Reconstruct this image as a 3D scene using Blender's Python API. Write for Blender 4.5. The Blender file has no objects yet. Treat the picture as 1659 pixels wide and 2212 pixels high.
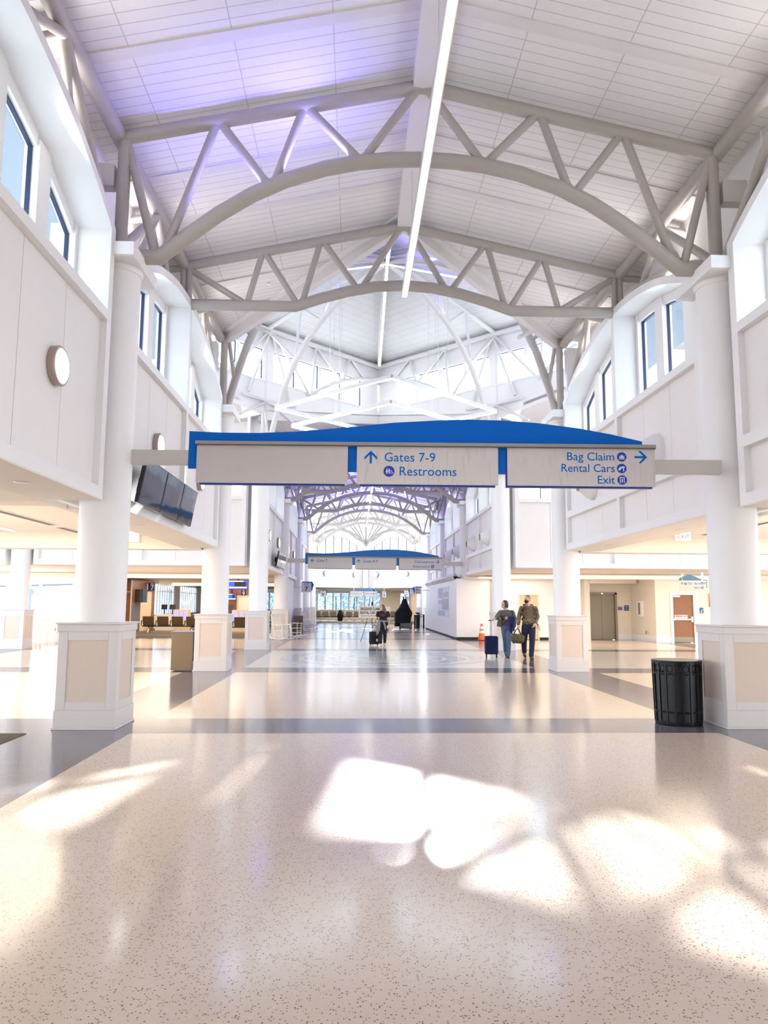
import bpy, math, random
from mathutils import Matrix, Vector
random.seed(7)
PI = math.pi
sc = bpy.context.scene
COL = sc.collection

# ------------------------------------------------------------------ camera
def cam_setup():
    F, pitch, yaw, roll = 1629.4, 0.1214, 0.03842, 0.0053
    cd = bpy.data.cameras.new('camera'); co = bpy.data.objects.new('camera', cd); COL.objects.link(co)
    cd.sensor_fit = 'HORIZONTAL'; cd.sensor_width = 36.0; cd.lens = 36.0*F/1659.0
    cd.clip_start = 0.05; cd.clip_end = 600
    cy, sy, cp, sp = math.cos(yaw), math.sin(yaw), math.cos(pitch), math.sin(pitch)
    f = Vector((sy*cp, cy*cp, sp)); r0 = Vector((cy, -sy, 0)); u0 = r0.cross(f)
    r = math.cos(roll)*r0 + math.sin(roll)*u0; u = math.cos(roll)*u0 - math.sin(roll)*r0
    m = Matrix(((r.x, u.x, -f.x, -0.985), (r.y, u.y, -f.y, 0), (r.z, u.z, -f.z, 1.68), (0, 0, 0, 1)))
    co.matrix_world = m
    sc.camera = co
cam_setup()

# ------------------------------------------------------------------ light and exposure
sc.view_settings.view_transform = 'Standard'
sc.view_settings.look = 'None'
sc.view_settings.gamma = 1.0
sc.view_settings.use_curve_mapping = False
EXPOSURE = 1.48
SKY = 2.2
SUN = 9.0
sc.view_settings.exposure = EXPOSURE
sc.cycles.max_bounces = 8
sc.cycles.diffuse_bounces = 4
sc.cycles.adaptive_threshold = 0.03
sc.cycles.glossy_bounces = 4
sc.cycles.transparent_max_bounces = 10
sc.cycles.sample_clamp_indirect = 6.0
sc.cycles.caustics_reflective = False
sc.cycles.caustics_refractive = False

world = bpy.data.worlds.new('sky'); sc.world = world; world.use_nodes = True
wn = world.node_tree.nodes; wl = world.node_tree.links
bg = wn['Background']; tc = wn.new('ShaderNodeTexCoord'); sx = wn.new('ShaderNodeSeparateXYZ')
wr = wn.new('ShaderNodeValToRGB'); wl.new(tc.outputs['Generated'], sx.inputs[0]); wl.new(sx.outputs['Z'], wr.inputs[0])
wr.color_ramp.elements[0].position = 0.0; wr.color_ramp.elements[0].color = (0.92, 0.96, 1.0, 1)
wr.color_ramp.elements[1].position = 0.7; wr.color_ramp.elements[1].color = (0.62, 0.80, 1.0, 1)
wl.new(wr.outputs[0], bg.inputs['Color']); bg.inputs['Strength'].default_value = SKY

def lamp(kind, name, loc, energy, color=(1, 1, 1), **kw):
    ld = bpy.data.lights.new(name, kind); ld.energy = energy; ld.color = color
    for k, v in kw.items():
        if k not in ('aim',): setattr(ld, k, v)
    o = bpy.data.objects.new(name, ld); COL.objects.link(o); o.location = loc
    if 'aim' in kw:
        o.rotation_euler = Vector(kw['aim']).to_track_quat('-Z', 'Y').to_euler()
    return o
lamp('SUN', 'sun', (0, 60, 40), SUN, (1.0, 0.96, 0.9), angle=math.radians(0.6), aim=(-0.083, -1, -0.436))

# ------------------------------------------------------------------ materials
def mat(name, col, rough=0.5, metal=0.0, spec=0.5, emit=None, estr=0.0, noise=0.0, nscale=20.0, bump=0.0, bscale=60.0, coat=0.0):
    m = bpy.data.materials.new(name); m.use_nodes = True
    nt = m.node_tree; b = nt.nodes['Principled BSDF']
    b.inputs['Base Color'].default_value = (*col, 1); b.inputs['Roughness'].default_value = rough
    b.inputs['Metallic'].default_value = metal; b.inputs['Specular IOR Level'].default_value = spec
    b.inputs['Coat Weight'].default_value = coat
    if emit: b.inputs['Emission Color'].default_value = (*emit, 1); b.inputs['Emission Strength'].default_value = estr
    if noise or bump:
        tcn = nt.nodes.new('ShaderNodeTexCoord')
    if noise:
        n = nt.nodes.new('ShaderNodeTexNoise'); n.inputs['Scale'].default_value = nscale; n.inputs['Detail'].default_value = 4
        nt.links.new(tcn.outputs['Object'], n.inputs['Vector'])
        mx = nt.nodes.new('ShaderNodeMix'); mx.data_type = 'RGBA'
        mx.inputs[6].default_value = (*[c*(1-noise) for c in col], 1); mx.inputs[7].default_value = (*[min(1, c*(1+noise)) for c in col], 1)
        nt.links.new(n.outputs['Fac'], mx.inputs[0]); nt.links.new(mx.outputs[2], b.inputs['Base Color'])
    if bump:
        n2 = nt.nodes.new('ShaderNodeTexNoise'); n2.inputs['Scale'].default_value = bscale
        nt.links.new(tcn.outputs['Object'], n2.inputs['Vector'])
        bp = nt.nodes.new('ShaderNodeBump'); bp.inputs['Strength'].default_value = bump; bp.inputs['Distance'].default_value = 0.01
        nt.links.new(n2.outputs['Fac'], bp.inputs['Height']); nt.links.new(bp.outputs[0], b.inputs['Normal'])
    return m

def wood_mat(name, c1, c2, rough=0.35, scale=3.0):
    m = mat(name, c1, rough); nt = m.node_tree; b = nt.nodes['Principled BSDF']
    t = nt.nodes.new('ShaderNodeTexCoord'); mp = nt.nodes.new('ShaderNodeMapping'); mp.inputs['Scale'].default_value = (scale*4, scale*4, scale*0.35)
    n = nt.nodes.new('ShaderNodeTexNoise'); n.inputs['Scale'].default_value = 3; n.inputs['Detail'].default_value = 6
    r = nt.nodes.new('ShaderNodeValToRGB'); r.color_ramp.elements[0].position = .35; r.color_ramp.elements[1].position = .65
    r.color_ramp.elements[0].color = (*c1, 1); r.color_ramp.elements[1].color = (*c2, 1)
    nt.links.new(t.outputs['Object'], mp.inputs[0]); nt.links.new(mp.outputs[0], n.inputs['Vector'])
    nt.links.new(n.outputs['Fac'], r.inputs[0]); nt.links.new(r.outputs[0], b.inputs['Base Color'])
    return m

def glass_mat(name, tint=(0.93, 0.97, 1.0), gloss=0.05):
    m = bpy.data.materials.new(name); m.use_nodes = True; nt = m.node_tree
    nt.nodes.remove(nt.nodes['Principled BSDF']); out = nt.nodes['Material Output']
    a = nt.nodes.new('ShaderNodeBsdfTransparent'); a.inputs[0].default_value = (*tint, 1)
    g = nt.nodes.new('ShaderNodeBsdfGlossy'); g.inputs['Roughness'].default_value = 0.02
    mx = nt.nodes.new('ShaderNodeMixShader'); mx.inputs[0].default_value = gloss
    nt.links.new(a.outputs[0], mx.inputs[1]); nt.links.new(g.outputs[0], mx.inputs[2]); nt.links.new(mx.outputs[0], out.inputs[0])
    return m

def camo_mat(name, cols, scale=9.0):
    m = mat(name, cols[0], 0.9); nt = m.node_tree; b = nt.nodes['Principled BSDF']
    t = nt.nodes.new('ShaderNodeTexCoord'); mp = nt.nodes.new('ShaderNodeMapping'); mp.inputs['Scale'].default_value = (1, 1, 1.8)
    n = nt.nodes.new('ShaderNodeTexNoise'); n.inputs['Scale'].default_value = scale; n.inputs['Detail'].default_value = 3
    r = nt.nodes.new('ShaderNodeValToRGB'); r.color_ramp.interpolation = 'CONSTANT'
    r.color_ramp.elements[0].position = 0; r.color_ramp.elements[0].color = (*cols[0], 1)
    r.color_ramp.elements[1].position = .40; r.color_ramp.elements[1].color = (*cols[1], 1)
    for p, c in zip((.48, .56, .64), cols[2:]):
        e = r.color_ramp.elements.new(p); e.color = (*c, 1)
    nt.links.new(t.outputs['Object'], mp.inputs[0]); nt.links.new(mp.outputs[0], n.inputs['Vector'])
    nt.links.new(n.outputs['Fac'], r.inputs[0]); nt.links.new(r.outputs[0], b.inputs['Base Color'])
    return m

def terrazzo(name, base, chips, frac, scale=75.0, rough=0.14, rings=False):
    m = mat(name, base, rough); nt = m.node_tree; b = nt.nodes['Principled BSDF']; L = nt.links
    b.inputs['IOR'].default_value = 1.46
    t = nt.nodes.new('ShaderNodeTexCoord')
    v = nt.nodes.new('ShaderNodeTexVoronoi'); v.inputs['Scale'].default_value = scale
    L.new(t.outputs['Object'], v.inputs['Vector'])
    sp = nt.nodes.new('ShaderNodeSeparateColor'); L.new(v.outputs['Color'], sp.inputs[0])
    def lt(sock, val):
        q = nt.nodes.new('ShaderNodeMath'); q.operation = 'LESS_THAN'; L.new(sock, q.inputs[0]); q.inputs[1].default_value = val; return q.outputs[0]
    def mul(a, c):
        q = nt.nodes.new('ShaderNodeMath'); q.operation = 'MULTIPLY'; L.new(a, q.inputs[0])
        if isinstance(c, float): q.inputs[1].default_value = c
        else: L.new(c, q.inputs[1])
        return q.outputs[0]
    chip = mul(lt(sp.outputs[0], frac), lt(v.outputs['Distance'], 0.42))
    r = nt.nodes.new('ShaderNodeValToRGB'); r.color_ramp.elements[0].color = (*chips[0], 1); r.color_ramp.elements[1].color = (*chips[1], 1)
    L.new(sp.outputs[1], r.inputs[0])
    n = nt.nodes.new('ShaderNodeTexNoise'); n.inputs['Scale'].default_value = 30; n.inputs['Detail'].default_value = 8
    L.new(t.outputs['Object'], n.inputs['Vector'])
    mb = nt.nodes.new('ShaderNodeMix'); mb.data_type = 'RGBA'
    mb.inputs[6].default_value = (*[c*.93 for c in base], 1); mb.inputs[7].default_value = (*[min(1, c*1.07) for c in base], 1)
    L.new(n.outputs['Fac'], mb.inputs[0])
    base_out = mb.outputs[2]
    if rings:   # inlaid compass medallion: pale rings on blue green
        mp = nt.nodes.new('ShaderNodeMapping'); mp.inputs['Location'].default_value = (0, -24.0, 0)
        L.new(t.outputs['Object'], mp.inputs[0])
        w = nt.nodes.new('ShaderNodeTexWave'); w.wave_type = 'RINGS'; w.rings_direction = 'Z'; w.inputs['Scale'].default_value = 0.42; w.inputs['Distortion'].default_value = 0
        L.new(mp.outputs[0], w.inputs['Vector'])
        g = nt.nodes.new('ShaderNodeMath'); g.operation = 'GREATER_THAN'; g.inputs[1].default_value = 0.86; L.new(w.outputs['Fac'], g.inputs[0])
        w2 = nt.nodes.new('ShaderNodeTexWave'); w2.wave_type = 'RINGS'; w2.rings_direction = 'Z'; w2.inputs['Scale'].default_value = 0.14; w2.inputs['Distortion'].default_value = 0
        L.new(mp.outputs[0], w2.inputs['Vector'])
        ln = nt.nodes.new('ShaderNodeVectorMath'); ln.operation = 'LENGTH'
        cb = nt.nodes.new('ShaderNodeVectorMath'); cb.operation = 'MULTIPLY'; cb.inputs[1].default_value = (1, 1, 0)
        L.new(mp.outputs[0], cb.inputs[0]); L.new(cb.outputs[0], ln.inputs[0])
        ins = lt(ln.outputs['Value'], 3.3)
        m1 = nt.nodes.new('ShaderNodeMix'); m1.data_type = 'RGBA'; m1.inputs[6].default_value = (0.34, 0.42, 0.44, 1); m1.inputs[7].default_value = (0.46, 0.5, 0.5, 1)
        L.new(w2.outputs['Fac'], m1.inputs[0])
        m2 = nt.nodes.new('ShaderNodeMix'); m2.data_type = 'RGBA'; L.new(m1.outputs[2], m2.inputs[6]); m2.inputs[7].default_value = (0.72, 0.66, 0.58, 1)
        L.new(g.outputs[0], m2.inputs[0])
        m3 = nt.nodes.new('ShaderNodeMix'); m3.data_type = 'RGBA'; L.new(base_out, m3.inputs[6]); L.new(m2.outputs[2], m3.inputs[7]); L.new(ins, m3.inputs[0])
        base_out = m3.outputs[2]
    mx = nt.nodes.new('ShaderNodeMix'); mx.data_type = 'RGBA'
    L.new(chip, mx.inputs[0]); L.new(base_out, mx.inputs[6]); L.new(r.outputs[0], mx.inputs[7])
    L.new(mx.outputs[2], b.inputs['Base Color'])
    # faint waviness of the polished surface
    n3 = nt.nodes.new('ShaderNodeTexNoise'); n3.inputs['Scale'].default_value = 5.0; n3.inputs['Detail'].default_value = 2
    L.new(t.outputs['Object'], n3.inputs['Vector'])
    bp = nt.nodes.new('ShaderNodeBump'); bp.inputs['Strength'].default_value = 0.06; bp.inputs['Distance'].default_value = 0.01
    L.new(n3.outputs['Fac'], bp.inputs['Height']); L.new(bp.outputs[0], b.inputs['Normal'])
    return m

def plank_mat(name, col, line, bw=1.35, rh=0.19):
    m = mat(name, col, 0.75); nt = m.node_tree; b = nt.nodes['Principled BSDF']; L = nt.links
    t = nt.nodes.new('ShaderNodeTexCoord'); k = nt.nodes.new('ShaderNodeTexBrick')
    k.offset = 0.0; k.inputs['Scale'].default_value = 1.0; k.inputs['Brick Width'].default_value = bw; k.inputs['Row Height'].default_value = rh
    k.inputs['Mortar Size'].default_value = 0.008; k.inputs['Mortar Smooth'].default_value = 0.25
    k.inputs['Color1'].default_value = (*col, 1); k.inputs['Color2'].default_value = (*[c*.985 for c in col], 1); k.inputs['Mortar'].default_value = (*line, 1)
    L.new(t.outputs['Object'], k.inputs['Vector'])
    n = nt.nodes.new('ShaderNodeTexNoise'); n.inputs['Scale'].default_value = 25; n.inputs['Detail'].default_value = 5; L.new(t.outputs['Object'], n.inputs['Vector'])
    mx = nt.nodes.new('ShaderNodeMix'); mx.data_type = 'RGBA'; mx.blend_type = 'MULTIPLY'; mx.inputs[0].default_value = 0.06
    L.new(k.outputs['Color'], mx.inputs[6]); L.new(n.outputs['Fac'], mx.inputs[7]); L.new(mx.outputs[2], b.inputs['Base Color'])
    bp = nt.nodes.new('ShaderNodeBump'); bp.inputs['Strength'].default_value = 0.4; bp.inputs['Distance'].default_value = 0.01; bp.invert = True
    L.new(k.outputs['Fac'], bp.inputs['Height']); L.new(bp.outputs[0], b.inputs['Normal'])
    return m

def carpet_mat(name, c1, c2):
    m = mat(name, c1, 0.95, noise=0.0); nt = m.node_tree; b = nt.nodes['Principled BSDF']; L = nt.links
    t = nt.nodes.new('ShaderNodeTexCoord'); mp = nt.nodes.new('ShaderNodeMapping'); mp.inputs['Scale'].default_value = (0.6, 8, 1)
    n = nt.nodes.new('ShaderNodeTexNoise'); n.inputs['Scale'].default_value = 6; n.inputs['Detail'].default_value = 5
    mx = nt.nodes.new('ShaderNodeMix'); mx.data_type = 'RGBA'; mx.inputs[6].default_value = (*c1, 1); mx.inputs[7].default_value = (*c2, 1)
    L.new(t.outputs['Object'], mp.inputs[0]); L.new(mp.outputs[0], n.inputs['Vector']); L.new(n.outputs['Fac'], mx.inputs[0]); L.new(mx.outputs[2], b.inputs['Base Color'])
    return m

def grass_panel(name, c1, c2):
    # brushed sign face with a faint printed reed-grass motif
    m = mat(name, c1, 0.4); nt = m.node_tree; b = nt.nodes['Principled BSDF']; L = nt.links
    t = nt.nodes.new('ShaderNodeTexCoord'); mp = nt.nodes.new('ShaderNodeMapping'); mp.inputs['Scale'].default_value = (26, 1, 3.2); mp.inputs['Rotation'].default_value = (0, 0.12, 0)
    n = nt.nodes.new('ShaderNodeTexNoise'); n.inputs['Scale'].default_value = 1.0; n.inputs['Detail'].default_value = 3; n.inputs['Distortion'].default_value = 0.6
    r = nt.nodes.new('ShaderNodeValToRGB'); r.color_ramp.elements[0].position = .55; r.color_ramp.elements[1].position = .68
    r.color_ramp.elements[0].color = (*c1, 1); r.color_ramp.elements[1].color = (*c2, 1)
    L.new(t.outputs['Object'], mp.inputs[0]); L.new(mp.outputs[0], n.inputs['Vector']); L.new(n.outputs['Fac'], r.inputs[0]); L.new(r.outputs[0], b.inputs['Base Color'])
    return m

M = dict(
    white=mat('white_paint', (0.90, 0.885, 0.88), 0.45, noise=0.015, nscale=3),
    colp=mat('column_paint', (0.715, 0.67, 0.65), 0.4, noise=0.015, nscale=3),
    panel=mat('panel_paint', (0.90, 0.865, 0.845), 0.55, noise=0.015, nscale=4),
    seam=mat('seam_tone', (0.55, 0.5, 0.47), 0.8, noise=0.02),  # darker tone for the joints in the walls
    pedpanel=mat('pedestal_panel_paint', (0.70, 0.585, 0.50), 0.5, noise=0.015, nscale=4),
    cream=mat('cream_paint', (0.86, 0.78, 0.67), 0.6, noise=0.015, nscale=3),
    soffit=mat('soffit_paint', (0.83, 0.78, 0.70), 0.7, noise=0.015, nscale=4),
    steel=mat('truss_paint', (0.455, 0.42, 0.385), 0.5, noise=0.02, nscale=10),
    steel_lit=mat('truss_paint_lit', (0.80, 0.79, 0.775), 0.5, noise=0.02, nscale=10),  # truss paint made whiter: the lantern's brightness is put into the colour
    ceil=plank_mat('ceiling_planks', (0.89, 0.865, 0.86), (0.62, 0.59, 0.58)),
    ceilw=plank_mat('lantern_ceiling_planks', (0.84, 0.84, 0.83), (0.62, 0.62, 0.61), 1.2, 0.36),
    band=mat('ceiling_band_paint', (0.80, 0.77, 0.76), 0.6, noise=0.02),
    floor=terrazzo('terrazzo_cream', (0.75, 0.63, 0.53), ((0.18, 0.10, 0.05), (0.42, 0.30, 0.20)), 0.21, 88.0),
    floord=terrazzo('terrazzo_slate', (0.135, 0.13, 0.17), ((0.32, 0.32, 0.36), (0.06, 0.06, 0.09)), 0.10),
    floorm=terrazzo('terrazzo_medallion', (0.60, 0.60, 0.57), ((0.3, 0.33, 0.35), (0.5, 0.5, 0.5)), 0.10, rings=True),
    carpet=carpet_mat('lounge_carpet', (0.085, 0.06, 0.045), (0.17, 0.13, 0.10)),
    carpetg=carpet_mat('far_carpet', (0.10, 0.10, 0.11), (0.17, 0.17, 0.18)),
    matw=carpet_mat('entrance_mat', (0.05, 0.035, 0.02), (0.11, 0.085, 0.06)),
    glass=glass_mat('window_glass'),
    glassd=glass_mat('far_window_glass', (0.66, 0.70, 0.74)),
    gasket=mat('window_gasket', (0.015, 0.03, 0.09), 0.4, noise=0.05),
    led=mat('led_diffuser', (1, 1, 1), 0.5, emit=(1.0, 0.93, 0.84), estr=1.7, noise=0.01),
    ledwarm=mat('strip_light_diffuser', (1, 1, 1), 0.5, emit=(1.0, 0.88, 0.70), estr=1.4, noise=0.01),
    sconce=mat('sconce_diffuser', (1, 1, 1), 0.5, emit=(1.0, 0.93, 0.84), estr=1.3, noise=0.01),
    bluel=mat('blue_led_strip', (0.3, 0.3, 1), 0.5, emit=(0.22, 0.20, 1.0), estr=9.0, noise=0.01),
    alu=mat('aluminium', (0.70, 0.69, 0.68), 0.35, 0.6, noise=0.03),
    bronze=mat('bronze_rim', (0.42, 0.33, 0.28), 0.4, 0.5, noise=0.03),
    blue=mat('sign_blue_paint', (0.002, 0.145, 0.62), 0.6, spec=0.15, noise=0.02, nscale=3),
    blueg=mat('sign_muted_blue', (0.10, 0.22, 0.36), 0.5, noise=0.02),
    blue_hazed=mat('sign_blue_hazed', (0.035, 0.19, 0.52), 0.5, spec=0.2, noise=0.02),  # sign blue paled for distance, haze put into the colour
    blued=mat('sign_dark_blue', (0.005, 0.035, 0.30), 0.4, noise=0.02),
    signface=grass_panel('sign_face_grass', (0.70, 0.655, 0.65), (0.62, 0.575, 0.57)),
    signblank=mat('sign_face_blank', (0.64, 0.585, 0.575), 0.4, noise=0.01, nscale=2),
    signpale=mat('sign_face_pale', (0.68, 0.65, 0.62), 0.4, noise=0.01, nscale=2),
    rail=mat('rail_grey', (0.36, 0.34, 0.335), 0.5, noise=0.03),
    arm=mat('sign_arm_paint', (0.64, 0.605, 0.57), 0.5, noise=0.01),
    letter=mat('letter_blue', (0.004, 0.15, 0.58), 0.6, spec=0.15, noise=0.02),
    iconb=mat('icon_blue', (0.006, 0.05, 0.50), 0.4, noise=0.02),
    iconw=mat('icon_white', (0.8, 0.8, 0.83), 0.5, noise=0.01),
    navy=mat('navy_lettering', (0.02, 0.03, 0.17), 0.5, noise=0.02),
    black=mat('black_metal', (0.005, 0.005, 0.007), 0.36, spec=0.3, noise=0.2),
    blackm=mat('black_matte', (0.015, 0.015, 0.017), 0.7, noise=0.2),
    liner=mat('bin_liner', (0.16, 0.15, 0.12), 0.4, noise=0.2),
    screen=mat('monitor_screen', (0.03, 0.036, 0.042), 0.06, spec=0.9, bump=0.25, bscale=2.2),
    bezel=mat('monitor_bezel', (0.012, 0.012, 0.014), 0.3, noise=0.1),
    tan=mat('tan_wall', (0.72, 0.56, 0.38), 0.6, noise=0.02),
    brownbin=mat('brown_laminate', (0.20, 0.135, 0.075), 0.45, noise=0.05),
    binside=mat('bin_edge_grey', (0.22, 0.24, 0.26), 0.4, noise=0.05),
    wood=wood_mat('cherry_panel', (0.20, 0.065, 0.02), (0.28, 0.10, 0.035)),
    doorwood=wood_mat('door_veneer', (0.235, 0.085, 0.018), (0.31, 0.125, 0.03), 0.4, 5),
    steelbr=mat('brushed_steel', (0.27, 0.225, 0.16), 0.45, 0.3, noise=0.05),
    dgrey=mat('dark_grey', (0.12, 0.12, 0.13), 0.5, noise=0.05),
    seat=mat('seat_vinyl', (0.125, 0.075, 0.035), 0.45, noise=0.08),
    seatd=mat('seat_vinyl_dark', (0.07, 0.06, 0.06), 0.45, noise=0.08),
    chrome=mat('chrome', (0.75, 0.75, 0.76), 0.2, 1.0, noise=0.02),
    red=mat('red_paint', (0.72, 0.05, 0.03), 0.45, noise=0.03),
    orange=mat('cone_orange', (0.95, 0.14, 0.02), 0.5, noise=0.03),
    plaque=mat('plaque_blue', (0.03, 0.07, 0.27), 0.4, noise=0.03),
    plastic=mat('plastic_sheet', (0.62, 0.62, 0.62), 0.3, noise=0.15, nscale=6),
    tarp=mat('black_tarp', (0.003, 0.004, 0.006), 0.5, spec=0.2, noise=0.2),
    rocker=mat('rocker_white', (0.85, 0.82, 0.78), 0.5, noise=0.02),
    purple=mat('lit_counter_panel', (0.35, 0.33, 0.75), 0.4, emit=(0.32, 0.30, 1.0), estr=0.35, noise=0.02),
    tvlit=mat('tv_picture_blue', (0.02, 0.04, 0.3), 0.3, emit=(0.02, 0.05, 0.6), estr=0.5, noise=0.02),
    tvwhite=mat('tv_picture_white', (0.8, 0.85, 1), 0.3, emit=(0.75, 0.82, 1.0), estr=0.5, noise=0.02),
    signboard=mat('easel_board', (0.80, 0.76, 0.70), 0.5, noise=0.02),
    brownink=mat('brown_ink', (0.09, 0.05, 0.02), 0.6, noise=0.05),
    skin=mat('skin', (0.62, 0.36, 0.25), 0.55, noise=0.04),
    jeans=mat('jeans_blue', (0.10, 0.155, 0.25), 0.85, noise=0.3, nscale=12),
    jeansd=mat('jeans_dark', (0.011, 0.017, 0.042), 0.9, noise=0.25, nscale=12),
    pants=mat('black_trousers', (0.010, 0.011, 0.017), 0.85, noise=0.2),
    tee=mat('black_tee', (0.012, 0.010, 0.011), 0.85, noise=0.2),
    teeprint=mat('red_print', (0.20, 0.03, 0.02), 0.8, noise=0.6, nscale=30),
    greyknit=mat('grey_knit', (0.25, 0.25, 0.265), 0.9, noise=0.2, nscale=40),
    sweater=camo_mat('grey_sweater', ((0.075, 0.07, 0.06), (0.11, 0.10, 0.08), (0.17, 0.155, 0.12), (0.09, 0.085, 0.07), (0.14, 0.13, 0.10)), 7),
    camo=camo_mat('camouflage_cloth', ((0.06, 0.04, 0.022), (0.20, 0.145, 0.09), (0.11, 0.085, 0.05), (0.26, 0.20, 0.14), (0.05, 0.035, 0.02)), 9),
    olive=camo_mat('olive_canvas', ((0.075, 0.06, 0.02), (0.11, 0.09, 0.035), (0.15, 0.12, 0.05), (0.09, 0.075, 0.03), (0.13, 0.10, 0.045)), 6),
    handbag=mat('handbag_leather', (0.075, 0.07, 0.05), 0.5, noise=0.2),
    jacket=mat('navy_jacket', (0.022, 0.022, 0.12), 0.7, noise=0.35, nscale=10),
    suitcase=mat('navy_shell', (0.002, 0.011, 0.055), 0.5, spec=0.25, noise=0.1, nscale=4),
    shoe=mat('brown_shoe', (0.075, 0.055, 0.04), 0.6, noise=0.3, nscale=40),
    sneaker=mat('cream_sneaker', (0.75, 0.68, 0.58), 0.6, noise=0.03),
    hairb=mat('brown_hair', (0.06, 0.022, 0.012), 0.5, noise=0.4, nscale=40),
    hairl=mat('light_brown_hair', (0.14, 0.09, 0.045), 0.5, noise=0.5, nscale=30),
    hairg=mat('grey_hair', (0.22, 0.18, 0.12), 0.6, noise=0.4, nscale=50),
    maskg=mat('grey_mask', (0.45, 0.42, 0.42), 0.8, noise=0.03),
    maskb=mat('black_mask', (0.012, 0.010, 0.012), 0.8, noise=0.1),
    maskp=mat('pink_mask', (0.75, 0.52, 0.48), 0.8, noise=0.03),
    eye=mat('eye_dark', (0.03, 0.02, 0.015), 0.2, noise=0.1),
    roofout=mat('outdoor_soffit', (0.30, 0.33, 0.38), 0.8, noise=0.03),
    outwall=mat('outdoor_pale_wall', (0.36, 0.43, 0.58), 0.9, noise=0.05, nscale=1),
    ground=mat('outdoor_concrete', (0.40, 0.40, 0.40), 0.9, noise=0.1, nscale=1),
    leaf=mat('tree_leaves_hazed', (0.20, 0.33, 0.40), 0.9, noise=0.6, nscale=1.2),  # bluish because haze and glass tint are put into the leaf colour
    bark=mat('tree_bark', (0.12, 0.10, 0.10), 0.9, noise=0.3),
    bluelampm=mat('lamp_post_paint', (0.04, 0.09, 0.22), 0.6, noise=0.1),
    postphoto=mat('poster_photo_grey', (0.42, 0.45, 0.50), 0.5, noise=0.5, nscale=9),
    postblue=mat('poster_photo_blue', (0.42, 0.50, 0.72), 0.5, noise=0.35, nscale=9),
    blind=mat('roller_blind', (0.66, 0.68, 0.58), 0.8, noise=0.03),
)

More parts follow.
